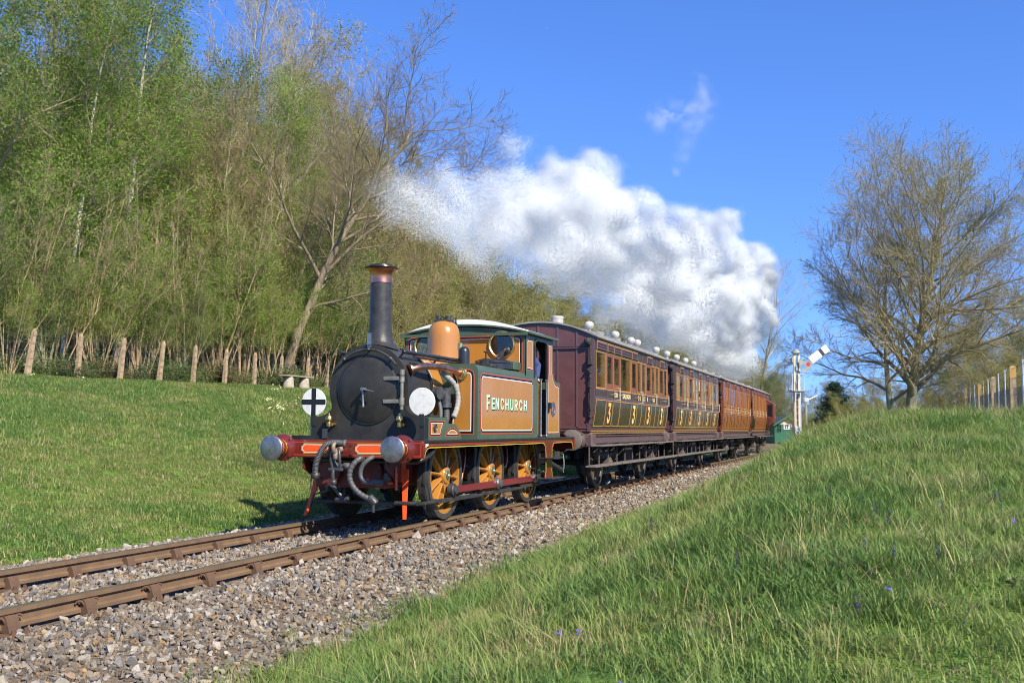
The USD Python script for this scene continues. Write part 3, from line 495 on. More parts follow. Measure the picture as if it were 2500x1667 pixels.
# deep wood behind, one mass
pw = []
rw = np.random.default_rng(4)
for i in range(330):
    Y = rw.uniform(27, 75); px = rw.uniform(-150, 1900); x, y, z, t = at_px(px, Y)
    lim = np.interp(px, [0, 700, 900, 1200, 1500, 1900], [150, 260, 420, 640, 760, 860]); d = ray(px, lim + rw.uniform(0, 170)); h = EYE[2] + d[2] * t - z
    if h > 2: pw.append((x, y, z, h, rw.integers(0, 5)))
WP = []
wk = [('leafy_tree_b', .9), ('twiggy_tree', .85), ('twiggy_tree_b', .9), ('hazel_b', .9), ('willow', .9)]
woodx = thing('dense_wood', kind='stuff')
for j, (kn, _) in enumerate(wk):
    sel = [p for p in pw if p[4] == j]
    pi = UsdGeom.PointInstancer.Define(stage, str(woodx.GetPath()) + '/wood_trees_%02d' % j)
    px_ = UsdGeom.Xform.Define(stage, str(pi.GetPath()) + '/tree'); px_.GetPrim().GetReferences().AddInternalReference(KINDS[kn][0])
    pi.CreatePrototypesRel().SetTargets([px_.GetPath()])
    pi.CreatePositionsAttr(Vt.Vec3fArray([Gf.Vec3f(float(p[0]), float(p[1]), float(p[2])) for p in sel])); pi.CreateScalesAttr(Vt.Vec3fArray([Gf.Vec3f(*[float(p[3] / KINDS[kn][1])] * 3) for p in sel]))
    a = rw.uniform(0, 2 * PI, len(sel)); pi.CreateOrientationsAttr(Vt.QuathArray([Gf.Quath(*map(float, b)) for b in zrot(a)])); pi.CreateProtoIndicesAttr(Vt.IntArray([0] * len(sel)))
# undergrowth along the fence foot: one mass of brambles
pi = UsdGeom.PointInstancer.Define(stage, '/World/undergrowth'); b_ = UsdGeom.Xform.Define(stage, '/World/undergrowth/bramble'); b_.GetPrim().GetReferences().AddInternalReference(KINDS['bramble'][0])
pi.CreatePrototypesRel().SetTargets([b_.GetPath()]); tag(pi.GetPrim(), kind='stuff')
ux = rw.uniform(2, 62, 260); uy = 16.35 + np.abs(rw.normal(size=260)) * 1.6; us = rw.uniform(.35, .95, 260)
pi.CreatePositionsAttr(Vt.Vec3fArray.FromNumpy(np.stack([ux, uy, land(ux, uy) - .05], 1).astype(np.float32))); pi.CreateScalesAttr(Vt.Vec3fArray.FromNumpy(np.repeat(us[:, None], 3, 1).astype(np.float32))); pi.CreateOrientationsAttr(Vt.QuathArray([Gf.Quath(*map(float, b)) for b in zrot(rw.uniform(0, 6.28, 260))])); pi.CreateProtoIndicesAttr(Vt.IntArray([0] * 260))
# the two oaks are trees of their own
def solo(name, loc, parts_, mats, label, rz=0):
    t = thing(name, label, 'oak tree', loc, rz); w, l, f = parts_
    part(t, 'trunk', w, mats[0], smooth=True); c = part(t, 'crown', l, mats[1], smooth=True)
    if f is not None: part(c, 'leaves', f, mats[2])
    return t
x, y, z, t_ = at_px(690, 17.1)
solo('oak_tree', (x, y, z), make_tree(41, 14.5, .25, lean_=(.34, -.08), first=.26, n1=20, l1=.50, a1=54, n2=13, l2=.52, n3=9, n4=2, trop=.045, wob=.13, top=.30, trunkwob=.10, taper=.5, r3=.0075), (B_oak, B_limb, None), 'big leaning oak with bare spreading limbs beside the plank bench')
d = ray(2222, 1000.0); dh = d[:2] / np.hypot(*d[:2]); x, y = EYE[:2] + dh * 60
def merge_trees(a, b, off):
    o = []
    for i in range(3):
        m = b[i].copy(); m.apply_translation(off); o.append(cat(a[i], m))
    return tuple(o)
kw = dict(first=.15, l1=.66, n2=15, l2=.44, n3=10, n4=1, trop=.03, wob=.10, top=.40, trunkwob=.03, taper=.4, lsize=.065, spread=.18, r3=.0095, dome=True)
oakR = merge_trees(make_tree(62, 12.2, .34, n1=46, a1=66, leaf=56000, **kw), make_tree(52, 9.2, .22, n1=16, a1=70, leaf=9000, lean_=(0, .04), **kw), [.2, .95, 0])
solo('oak_tree', (x, y, float(land(x, y))), oakR, (B_lichen, B_twig, L_bud), 'broad domed oak with two trunks standing alone on the right skyline')
# ------------------------------------------------------------------ the tank locomotive
OCHRE = M('paint_ochre', (.375, .160, .029), .24, coat=.45, var=.10, vscale=2.2, rvar=.08)
GREEN = M('paint_olive', (.062, .090, .052), .34, coat=.12, var=.15, vscale=3)
BLACK = M('paint_black', (.013, .0125, .0125), .32, coat=.15, col2=(.022, .021, .020), vscale=5, rvar=.10)
SOOT = M('smokebox_black', (.018, .0175, .017), .44, col2=(.036, .033, .029), vscale=4, rvar=.14, spec=.32)
CHIM = M('chimney_black', (.022, .021, .021), .42, col2=(.045, .042, .042), vscale=9, rvar=.12, spec=.4)
CRIM = M('paint_crimson', (.14, .020, .014), .25, coat=.6, var=.2, vscale=3)
VERM = M('paint_vermilion', (.78, .085, .012), .35, var=.12, vscale=4)
CLARET = M('paint_claret', (.16, .018, .028), .3, coat=.4, var=.15, vscale=4)
FRAMERED = M('frame_red', (.16, .022, .014), .5, col2=(.07, .015, .012), vscale=5)
WHITE = M('line_white', (.78, .77, .72), .45); REDL = M('line_red', (.60, .06, .025), .4); YEL = M('line_yellow', (.62, .46, .03), .4); BLKL = M('line_black', (.010, .009, .011), .35)
STEEL = M('bright_steel', (.34, .34, .34), .38, metal=.85, col2=(.20, .20, .20), vscale=9, rvar=.12)
DSTEEL = M('dark_steel', (.10, .10, .105), .42, metal=.5, col2=(.045, .043, .042), vscale=8, rvar=.12)
HINGE = M('hinge_steel', (.26, .235, .20), .45, metal=.4, col2=(.16, .145, .12), vscale=12)
GREASE = M('greasy_iron', (.055, .053, .052), .5, metal=.25, col2=(.025, .024, .024), vscale=7, rvar=.1)
BRASS = M('brass', (.85, .60, .22), .34, metal=1.0, col2=(.45, .30, .10), vscale=11)
COPPER = M('copper', (.78, .36, .22), .34, metal=1.0, col2=(.42, .20, .13), vscale=6, rvar=.08)
COPCAP = M('copper_cap', (.58, .23, .13), .30, metal=1.0, ramp=[(.3, (.55, .22, .13)), (.5, (.70, .28, .15)), (.62, (.66, .24, .19)), (.75, (.68, .38, .15))], vscale=4)
RUBBER = M('hose_rubber', (.075, .075, .078), .6, var=.3, vscale=20)
CANVAS = M('hose_canvas', (.30, .29, .26), .8, var=.3, vscale=25)
ROOFW = M('roof_white', (.72, .71, .68), .6, var=.15, vscale=5)
WOOD = M('coupling_worn', (.26, .19, .12), .55, col2=(.16, .12, .09), vscale=14)
DISC = M('disc_white', (.74, .72, .68), .5, ramp=[(.27, (.20, .16, .13)), (.34, (.52, .50, .46)), (.5, (.62, .61, .57))], vscale=16, detail=6)
GLASS = usdkit.material(stage, '/World/Looks/window_glass', {'t': ('transparent_bsdf', {'color': (.84, .87, .84)}), 'g': ('glossy_bsdf', {'roughness': .015, 'color': (1, 1, 1)}), 'lw': ('layer_weight', {'blend': .5}), 'pw': ('math', {'math_type': 'power', 'value2': 4.6}), 'ma': ('math', {'math_type': 'multiply_add', 'value2': .80, 'value3': .045, 'use_clamp': True}), 'm': ('mix_closure', {})},
    [('lw.facing', 'pw.value1'), ('pw.value', 'ma.value1'), ('ma.value', 'm.fac'), ('t.BSDF', 'm.closure1'), ('g.BSDF', 'm.closure2')], surface='m.closure')
BLUEPL = M('plate_blue', (.03, .06, .30), .3)
MINT = M('letter_mint', (.42, .66, .47), .4, ramp=[(.35, (.30, .58, .36)), (.65, (.62, .78, .62))], vscale=6)
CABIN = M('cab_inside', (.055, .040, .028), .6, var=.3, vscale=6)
loco = thing('tank_locomotive', 'ochre six wheeled steam tank locomotive with tall black chimney at the head of the train', 'locomotive')
def L(name, mesh, mat, smooth=False, label=None, parent=None): return part(parent or loco, name, mesh, mat, smooth, label)
BX = -1.5
# running plate, valance and steps
L('running_plate', bbox(BX, 5.45, -1.155, 1.155, 1.085, 1.112, .004), BLACK)
def valance(y, face):
    p = Polygon([(BX, 1.085), (BX, .885), (-1.44, .885), (-1.425, .95), (-1.36, 1.0), (-1.28, 1.012), (3.50, 1.012), (3.60, 1.0), (3.68, .93), (3.70, .80), (3.70, .52), (3.66, .42), (4.10, .42), (4.06, .52), (4.06, .80), (4.09, .93), (4.17, 1.0), (4.28, 1.012), (5.24, 1.012), (5.33, 1.0), (5.39, .95), (5.41, .885), (5.45, .885), (5.45, 1.085)])
    return p, (side(p, y, .014) if face == 'side' else plate(affinity.scale(p, -1, 1, origin=(0, 0)), .014, 'far', (0, y, 0)))
vp, vm = valance(-1.12, 'side'); val = L('valance', vm, CRIM)
edge = LineStringBuf = vp.exterior
low = [c for c in vp.exterior.coords if c[1] < 1.05]
from shapely.geometry import LineString
low = LineString([(-1.44, .885), (-1.425, .95), (-1.36, 1.0), (-1.28, 1.012), (3.50, 1.012), (3.60, 1.0), (3.68, .93), (3.70, .80), (3.70, .52), (3.66, .42)])
low2 = LineString([(4.10, .42), (4.06, .52), (4.06, .80), (4.09, .93), (4.17, 1.0), (4.28, 1.012), (5.24, 1.012), (5.33, 1.0), (5.39, .95), (5.41, .885)])
for nm, d0, d1, mt in (('yellow_line', 0, .010, YEL), ('black_line', .010, .030, BLKL), ('red_line', .030, .036, REDL)):
    L(nm, side(union_all([g.buffer(d1, cap_style=2).difference(g.buffer(max(d0, 1e-4), cap_style=2)).intersection(vp) for g in (low, low2)]), -1.1345, .002), mt, parent=val)
L('valance', valance(1.12, 'far')[1], CRIM)
for s in (-1, 1):
    for z0, x0, x1 in ((.745, 3.66, 4.2), (.40, 3.55, 4.3)):
        L('step', cat(bbox(x0, x1, s * 1.02, s * 1.30, z0, z0 + .022, .006), box(x0, x1, s * 1.02, s * 1.026, z0 + .022, z0 + .09)), GREASE)
# buffer beam with its lined panels
beam = L('buffer_beam', bbox(BX - .02, BX + .02, -1.155, 1.155, .88, 1.105, .004), CRIM)
L('beam_line', front(ring(sbox(-1.12, .905, 1.12, 1.078).buffer(0), .007), BX - .0205, .002), REDL, parent=beam)
def cusped(a, b, z0, z1, r=.035): return sbox(a, z0, b, z1).difference(union_all([Point(x, z).buffer(r) for x in (a, b) for z in (z0, z1)]))
for a, b in ((.19, .60), (-.60, -.19)):
    pn = cusped(a, b, .928, 1.058)
    for nm, q, mt in (('yellow_line', ring(pn, .006), YEL), ('black_line', ring(pn.buffer(-.006), .006), BLKL), ('white_line', ring(pn.buffer(-.012), .006), WHITE), ('vermilion_panel', pn.buffer(-.018), VERM)):
        L(nm, front(q, BX - .0205, .0025), mt, parent=beam)
for zz in (.90, 1.06):
    for yy in (-.13, .13): pass
L('hook_plate', cat(front(rrect(-.17, .17, .90, 1.075, .01), BX - .021, .012), *[cyl((BX - .033, y, z), (BX - .047, y, z), .013, n=8) for y in (-.145, .145) for z in (.93, 1.045)]), CRIM, parent=beam)
# buffers
def buffer_at(x, y, z, sgn, head_r=.165, mats=None, parent=None, length=.35, label=None):
    ax = '-x' if sgn < 0 else 'x'; mh, ms, mb = mats or (STEEL, BLACK, CRIM)
    h = lathe([(0, length), (.05, length - .001), (.10, length - .006), (head_r - .012, length - .016), (head_r, length - .028), (head_r - .006, length - .045), (.06, length - .06), (.05, length - .09)], ax, (x, y, z), 36)
    b = part(parent, 'buffer', lathe([(.178, 0), (.178, .022), (.150, .028), (.118, .045), (.112, .09), (.105, .19), (.109, .20), (.109, .216), (.05, .218), (.05, .2)], ax, (x, y, z), 32), mb, 40, label)
    part(b, 'head', h, mh, 40); part(b, 'shank', lathe([(.085, .19), (.085, length - .055)], ax, (x, y, z), 20), ms, 40)
    bolts = []
    for k in range(4):
        a = PI / 4 + k * PI / 2; bolts.append(cyl((x, y + .15 * math.cos(a), z + .15 * math.sin(a)), (x + sgn * .042, y + .15 * math.cos(a), z + .15 * math.sin(a)), .017, n=6))
    part(b, 'bolts', cat(*bolts), mb)
    return b
for y in (.864, -.864):
    b = buffer_at(BX - .02, y, 1.0, -1, parent=loco, length=.335)
    for d in (.10, .17): part(b, 'yellow_ring', lathe([(.1135 - .045 * (d - .09), d), (.1135 - .045 * (d - .09), d + .007)], '-x', (BX - .02, y, 1.0), 32), YEL)
for y in (.864, -.864): buffer_at(5.45, y, 1.0, 1, parent=loco)
L('buffer_beam', bbox(5.43, 5.47, -1.155, 1.155, .88, 1.105, .004), CRIM)
# coupling and brake hoses hanging from the beam
hk = hull([(BX - .02, -.03, .95), (BX - .02, .03, .95), (BX - .02, -.03, 1.03), (BX - .02, .03, 1.03), (BX - .14, -.025, .955), (BX - .14, .025, .955), (BX - .15, -.02, 1.0), (BX - .15, .02, 1.0)])
L('draw_hook', cat(hk, tube(spline([(BX - .14, 0, .98), (BX - .22, 0, .96), (BX - .25, 0, 1.01), (BX - .21, 0, 1.065)], 12), np.linspace(.036, .022, 12), 10), tube(spline([(BX - .15, 0, .97), (BX - .2, -.005, .91), (BX - .18, 0, .87)], 8), .034, 10)), WOOD, True)
for dy in (-.055, .055): L('coupling_link', tube(spline([(BX - .16, dy * .5, 1.0), (BX - .19, dy, .95), (BX - .18, dy * 1.1, .80), (BX - .16, dy, .72)], 14), .019, 8), DSTEEL, True)
L('coupling_shackle', cat(tube([(BX - .17, -.10, .73), (BX - .17, .10, .73)], .024, 10), tube(spline([(BX - .17, .03, .73), (BX - .18, .035, .63), (BX - .17, .03, .58)], 8), .026, 8), trimesh.creation.icosphere(2, .042).apply_translation([BX - .17, .03, .57])), DSTEEL, True)
pth = spline([(BX - .02, -.03, 1.06), (BX - .10, .05, 1.075), (BX - .16, .15, 1.045), (BX - .18, .235, .93), (BX - .16, .30, .79), (BX - .12, .325, .66)], 150)
L('vacuum_hose', cat(tube(pth, .036 + .005 * np.sin(np.arange(150) * 2 * PI / 4.2), 12), cyl(pth[0] + [.0, -.03, 0], pth[0] + [-.0, .01, .0], .052, n=12)), RUBBER, True)
L('hose_dummy', cat(cyl(pth[-1] + [0, 0, .02], pth[-1] - [0, 0, .05], .058, n=12), cyl(pth[-1] + [0, -.07, -.01], pth[-1] + [0, .06, -.03], .012, n=6), tube([pth[-1] + [-.03, .04, -.03], pth[-1] + [-.03, .045, -.12], pth[-1] + [-.03, .04, -.2]], .008, 6)), GREASE, True)
p2 = spline([(BX + .02, -.28, .87), (BX - .08, -.27, .86), (BX - .13, -.20, .76), (BX - .13, -.18, .62), (BX - .12, -.26, .48), (BX - .1, -.42, .38), (BX - .08, -.47, .36)], 60)
L('steam_heat_hose', tube(p2, .035 + .003 * np.sin(np.arange(60) * 2 * PI / 4), 12), RUBBER, True)
L('hose_coupling', cat(cyl(p2[-1] + [0, .03, .03], p2[-1] + [0, -.06, -.05], .05, n=10), cyl(p2[-1] + [-.02, -.03, 0], p2[-1] + [-.02, -.04, -.16], .02, n=6), cyl(p2[0], p2[8], .053, n=12)), DSTEEL, True)
p3 = spline([(BX + .03, -.44, .90), (BX - .06, -.42, .87), (BX - .1, -.33, .76), (BX - .1, -.33, .63), (BX - .1, -.42, .575), (BX - .1, -.53, .585)], 40)
L('air_hose', cat(tube(p3, .031, 10), cyl(p3[-1] + [0, .03, 0], p3[-1] + [0, -.09, -.02], .042, n=10)), RUBBER, True)
p4 = spline([(BX + .02, .07, .86), (BX - .07, .085, .90), (BX - .09, .08, .82), (BX - .09, .0, .77), (BX - .08, -.09, .775)], 30)
L('air_hose', cat(tube(p4, .034, 10), cyl(p4[-1] + [0, .02, 0], p4[-1] + [0, -.05, 0], .045, n=10)), RUBBER, True)
p5 = spline([(-1.25, .34, .44), (-1.3, .30, .52), (-1.32, .2, .47), (-1.3, .10, .36), (-1.28, .06, .33)], 30)
L('drain_pipe', cat(tube(p5, .028, 8), cyl((-1.28, .20, .325), (-1.28, .02, .325), .045, n=10), cyl((-1.25, .30, .45), (-1.25, .55, .38), .016, n=6), cyl((-1.25, .55, .40), (-1.25, .60, .22), .014, n=6)), DSTEEL, True)
L('cross_pipe', cat(cyl((-1.35, -1.0, .835), (-1.35, .55, .835), .028, n=10), tube(spline([(-1.35, -.98, .835), (-1.25, -1.06, .88), (-1.0, -1.06, 1.0)], 10), .026, 8), cyl((-1.36, .66, .855), (-1.36, .2, .86), .02, n=8)), BLACK, True)
L('pilot_rod', cyl((-1.08, -1.0, .285), (-1.08, .62, .285), .028, n=10), GREASE, True)
L('oil_pot', cat(lathe([(0, 0), (.065, .0), (.078, .02), (.078, .11), (.06, .13), (.03, .15), (.03, .22), (0, .22)], 'z', (-1.2, -.49, .57), 16), cyl((-1.2, -.49, .78), (-1.2, -.49, .88), .045, n=10)), DSTEEL, 40)
L('red_clip', cat(box(-1.24, -1.2, -.58, -.42, .535, .56), hull([(-1.24, -.5, .56), (-1.2, -.5, .56), (-1.22, -.47, .47), (-1.22, -.54, .5)]), tube([(-1.2, -.62, .76), (-1.2, -.63, .5), (-1.2, -.63, .46)], .018, 6)), VERM)
for s in (1, -1):
    pts = [(-.98, s * .66, .72), (-1.0, s * .665, .55), (-1.06, s * .69, .33), (-1.16, s * .735, .085)]
    w = [.042, .038, .032, .020]; V = []
    for (x, y, z), ww in zip(spline(pts, 12), np.interp(np.linspace(0, 1, 12), [0, .3, .6, 1], w)): V += [(x - .012, y - ww, z), (x - .012, y + ww, z), (x + .012, y - ww, z), (x + .012, y + ww, z)]
    V = np.array(V); ms = [hull(V[4 * i:4 * i + 8]) for i in range(11)]
    L('guard_iron', cat(*ms, box(-1.03, -.92, s * .60, s * .63, .55, .86)), VERM)
# frames, axles and the works between the wheels
for s in (-1, 1):
    L('frame_plate', plate(Polygon([(-1.46, 1.085), (-1.46, .74), (-1.1, .56), (-.5, .50), (-.2, .42), (.2, .42), (.5, .5), (1.3, .5), (1.6, .42), (2.05, .42), (2.3, .5), (3.1, .5), (3.4, .42), (3.9, .42), (4.2, .55), (5.3, .62), (5.43, .8), (5.43, 1.085)]), .026, 'side', (0, s * .60 + .013, 0)), FRAMERED)
L('cylinder_block', cat(bbox(-1.25, -.35, -.55, .55, .48, 1.0, .03), *[cyl((-1.25, y, .70), (-1.34, y, .70), .18, n=20) for y in (-.3, .3)], *[cyl((-1.36, .3 * math.copysign(1, c) + .145 * math.cos(a), .70 + .145 * math.sin(a)), (-1.33, .3 * math.copysign(1, c) + .145 * math.cos(a), .70 + .145 * math.sin(a)), .018, n=6) for c in (-1, 1) for a in np.arange(8) * PI / 4]), FRAMERED)
L('motion', cat(cyl((-.3, -.25, .66), (1.5, -.25, .61), .035, n=8), cyl((-.3, .25, .66), (1.5, .25, .61), .035, n=8), bbox(.25, .6, -.5, .5, .62, .9, .02), bbox(2.3, 3.0, -.45, .45, .52, .98, .05), bbox(4.3, 5.1, -.5, .5, .55, .95, .03)), GREASE)
L('ash_pan', hull([(2.0, -.5, .95), (2.0, .5, .95), (3.3, -.5, .95), (3.3, .5, .95), (2.1, -.42, .42), (2.1, .42, .42), (3.2, -.42, .42), (3.2, .42, .42)]), GREASE)
WB = 1.829
def wheel(s, pin_angle):
    """driving wheel about the origin, outer face towards sign s in Y"""
    R = .61; prof_t = [(.535, -.065), (R - .004, -.065), (R, -.04), (R + .004, .03), (R + .032, .045), (R + .034, .062), (R + .022, .07), (.535, .07)]
    ax = '-y' if s < 0 else 'y'
    tyre = lathe([(r, -z - .0) for r, z in prof_t][::-1] + [(.535, -.07)], ax, (0, 0, 0), 56)
    if tyre.volume < 0: tyre.invert()
    def ring_p(r0, r1, d0, d1): return plate(Point(0, 0).buffer(r1, quad_segs=14).difference(Point(0, 0).buffer(r0, quad_segs=14)), d1 - d0, 'side' if s < 0 else 'far', (0, s * d0, 0))
    rim = ring_p(.475, .536, -.05, .050)
    spokes = []
    for k in range(12):
        a = pin_angle + PI / 12 + k * PI / 6; c, sn = math.cos(a), math.sin(a)
        V = []
        for r, w, d in ((.09, .036, .055), (.25, .029, .046), (.40, .027, .040), (.48, .040, .042)):
            for ww, dd in ((w, -.035), (-w, -.035), (w * .55, d), (-w * .55, d), (0, d + .010)):
                V.append((r * c - ww * sn, s * dd, r * sn + ww * c))
        V = np.array(V); spokes += [hull(V[5 * i:5 * i + 10]) for i in range(3)]
    hub = lathe([(0, .095), (.075, .093), (.115, .085), (.135, .06), (.142, -.05), (0, -.05)], ax, (0, 0, 0), 32)
    pc, ps = .205 * math.cos(pin_angle), .205 * math.sin(pin_angle)
    boss = hull(np.vstack([plate(Point(0, 0).buffer(.13), .10, 'side' if s < 0 else 'far', (0, -s * .035, 0)).vertices, plate(Point(pc if s < 0 else -pc, ps).buffer(.088), .105, 'side' if s < 0 else 'far', (0, -s * .035, 0)).vertices]))
    bal = Point(0, 0).buffer(.478, quad_segs=14).intersection(affinity.rotate(sbox(-.5, .30, .5, .6), math.degrees(pin_angle if s < 0 else PI - pin_angle) + 90, origin=(0, 0)))
    weight = plate(bal, .06, 'side' if s < 0 else 'far', (0, -s * .02, 0))
    cap = lathe([(0, .112), (.05, .110), (.066, .098), (.07, .09)], ax, (0, 0, 0), 28)
    star = lathe([(0, .125), (.012, .12), (.016, .11)], ax, (0, 0, 0), 12)
    return dict(tyre=tyre, rim=rim, spokes=spokes, hub=cat(hub, boss), weight=weight, cap=cap, star=star, pin=(pc, ps))
PIN = -1.42
for s in (-1, 1):
    for k in range(3):
        w = wheel(s, PIN if s < 0 else PIN + PI / 2); o = np.array([k * WB, s * .755, .61])
        t = L('driving_wheel', w['rim'].copy().apply_translation(o), OCHRE if s < 0 else GREASE, 40)
        part(t, 'inner_face', lathe([(.40, .062), (.535, .062), (.535, .056), (.40, .056)], 'y' if s < 0 else '-y', o, 40), GREASE, 40)
        part(t, 'tyre', w['tyre'].copy().apply_translation(o), DSTEEL, 35)
        for sp in range(12): part(t, 'spoke', cat(*w['spokes'][3 * sp:3 * sp + 3]).apply_translation(o), OCHRE if s < 0 else GREASE, 40)
        part(t, 'hub', w['hub'].copy().apply_translation(o), OCHRE if s < 0 else GREASE, 40)
        part(t, 'hub_cap', w['cap'].copy().apply_translation(o), GREEN, 40); part(t, 'hub_centre', w['star'].copy().apply_translation(o), WHITE, 40)
        if s < 0: px_, pz_ = w['pin']
for k in range(3): L('axle', cyl((k * WB, -.7, .61), (k * WB, .7, .61), .075, n=14), GREASE, 40)
for s in (-1, 1):
    pa = PIN if s < 0 else PIN + PI / 2; dx, dz = .205 * math.cos(pa), .205 * math.sin(pa)
    rod = Polygon([(dx, .61 + dz - .045), (dx + WB, .61 + dz - .050), (dx + 2 * WB, .61 + dz - .045), (dx + 2 * WB, .61 + dz + .045), (dx + WB, .61 + dz + .050), (dx, .61 + dz + .045)])
    L('coupling_rod', plate(rod if s < 0 else affinity.scale(rod, -1, 1, origin=(0, 0)), .045, 'side' if s < 0 else 'far', (0, s * .885, 0)), CLARET)
    for k in range(3):
        r = .088 if k < 2 else .075
        L('rod_bush', cat(lathe([(0, -.02), (.045, -.02), (.045, .0), (r, .0), (r, .075), (r - .01, .085), (.062, .086), (.06, .115), (.05, .122), (0, .122)], '-y' if s < 0 else 'y', (dx + k * WB, s * .865, .61 + dz), 24), cyl((dx + k * WB, s * .905, .61 + dz + r), (dx + k * WB, s * .905, .61 + dz + r + .04), .014, n=8)), STEEL if k else DSTEEL, 40)
for k in range(3):
    for s in (-1, 1):
        x = k * WB - .66
        L('brake_hanger', cat(hull([(x - .03, s * .78, .98), (x + .03, s * .78, .98), (x - .03, s * .81, .98), (x + .03, s * .81, .98), (x - .05, s * .78, .52), (x + .04, s * .78, .52), (x - .05, s * .81, .52), (x + .04, s * .81, .52)]), hull([(x - .05, s * .78, .52), (x + .04, s * .78, .52), (x - .05, s * .81, .52), (x + .04, s * .81, .52), (x + .08, s * .78, .25), (x + .14, s * .78, .25), (x + .08, s * .81, .25), (x + .14, s * .81, .25)])), GREASE)
        a = np.linspace(PI - .55, PI + .45, 9); blk = Polygon([(.625 * math.cos(t), .625 * math.sin(t)) for t in a] + [(.70 * math.cos(t), .70 * math.sin(t)) for t in a[::-1]])
        L('brake_block', plate(blk if s < 0 else affinity.scale(blk, -1, 1, origin=(0, 0)), .10, 'side' if s < 0 else 'far', (k * WB, s * .70, .61)), GREASE)
L('brake_rod', cat(*[cyl(a, b, .024, n=8) for a, b in (((-1.12, -.9, .285), (-.5, -.9, .275)), ((.9, -.9, .262), (1.25, -.9, .27)), ((2.7, -.9, .275), (3.1, -.9, .275)))], bbox(-.6, 1.0, -.915, -.885, .245, .305, .006), bbox(1.2, 2.8, -.915, -.885, .25, .305, .006), bbox(3.05, 4.05, -.915, -.885, .27, .325, .006), *[cyl((x, -.86, .275), (x, -.95, .275), .04, n=10) for x in (-.52, 1.31, 3.14)]), GREASE)
L('sand_pipe', tube(spline([(1.1, -.66, 1.0), (1.0, -.7, .8), (.85, -.72, .55), (.72, -.74, .4)], 14), .022, 8), COPPER, True)
L('sand_pipe', tube(spline([(2.95, -.66, 1.0), (2.9, -.7, .8), (2.75, -.72, .62)], 12), .022, 8), COPPER, True)
# smokebox with its front plate and door
SX = -.80
arc = [(.60 * math.sin(a), 1.79 + .615 * math.cos(a)) for a in np.linspace(-1.95, 1.95, 36)]
R0 = arc[-1]; fl = [(R0[0] + .30 * (1 - math.cos(t)) * 1.0 + .0, R0[1] - .155 * math.sin(t)) for t in np.linspace(0, PI / 2, 8)]
prof = arc + fl + [(.87, 1.395), (.87, 1.112)]; prof = prof + [(-.89, 1.112), (-.89, 1.395)] + [(-y, z) for y, z in fl[::-1]]
SB = Polygon(prof).buffer(0)
smk = L('smokebox', cat(front(SB, SX + .03, .03)), SOOT, 30)
wr = Polygon([(y, z) for y, z in arc] + [(.55, 1.112), (-.55, 1.112)]).buffer(-.012)
L('wrapper', front(wr, -.02, -SX - .05), SOOT, 30, parent=smk)
# bright blue-black wrapper edge band
L('band', front(Polygon(arc).buffer(.006).difference(Polygon(arc).buffer(-.02)).difference(sbox(-2, 0, 2, 1.6)), .0, .045), BLACK, 30, parent=smk)
door = L('smokebox_door', lathe([(.455, 0), (.455, .012), (.44, .024), (.36, .050), (.22, .078), (.1, .090), (0, .093)], '-x', (SX, 0, 1.78), 48), SOOT, 40)
L('door_ring', lathe([(.475, 0), (.475, .014), (.455, .016), (.455, .0)], '-x', (SX, 0, 1.78), 48), BLACK, 40, parent=door)
L('dart_handle', cat(cyl((SX - .08, .0, 1.785), (SX - .20, .0, 1.785), .024, n=12), cyl((SX - .15, .015, 1.785), (SX - .15, .0, 1.545), .012, .017, n=10), cyl((SX - .185, .03, 1.79), (SX - .185, -.17, 1.75), .014, .010, n=10)), STEEL, 40, parent=door)
for z in (1.93, 1.62): L('hinge_strap', cat(bbox(SX - .075, SX - .03, -.54, -.25, z - .028, z + .028, .008), cyl((SX - .055, -.25, z), (SX - .03, -.25, z), .028, n=12)), HINGE, parent=door)
L('hinge_pin', cat(cyl((SX - .055, -.525, 1.51), (SX - .055, -.525, 2.04), .025, n=12), *[cyl((SX - .055, -.525, z - .05), (SX - .055, -.525, z + .05), .036, n=12) for z in (1.93, 1.62, 2.0)]), HINGE, 40, parent=door)
hr = [(.545 * math.sin(a), 1.785 + .545 * math.cos(a)) for a in np.linspace(-.92, .92, 26)]
L('handrail', cat(tube([(SX - .06, y, z) for y, z in hr], .017, 8), *[cat(cyl((SX, hr[i][0], hr[i][1]), (SX - .06, hr[i][0], hr[i][1]), .012, n=8), trimesh.creation.icosphere(2, .026).apply_translation([SX - .06, hr[i][0], hr[i][1]])) for i in (3, 12, 22)]), DSTEEL, 40)
for y in (.55, -.515):
    L('oil_cup', cat(lathe([(0, 0), (.03, 0), (.034, .05), (.026, .06), (.05, .085), (.052, .11), (.036, .145), (.016, .16), (.014, .18), (0, .185)], 'z', (SX - .09, y, 1.28), 18), cyl((SX, y - .04, 1.31), (SX - .06, y - .035, 1.31), .022, n=10)), BRASS, 40)
L('lamp_iron', cat(box(BX + .03, BX + .045, .255, .325, 1.112, 1.25), box(BX + .03, BX + .09, .255, .325, 1.112, 1.125)), DSTEEL)
L('lamp_iron', cat(box(SX - .015, SX - .002, -.03, .03, 2.36, 2.56), box(SX - .04, SX - .015, -.03, .03, 2.40, 2.41)), STEEL)
L('bracket', cat(box(BX + .06, BX + .10, .42, .80, 1.112, 1.16), box(BX + .06, BX + .10, -.80, -.55, 1.112, 1.15)), BLACK)
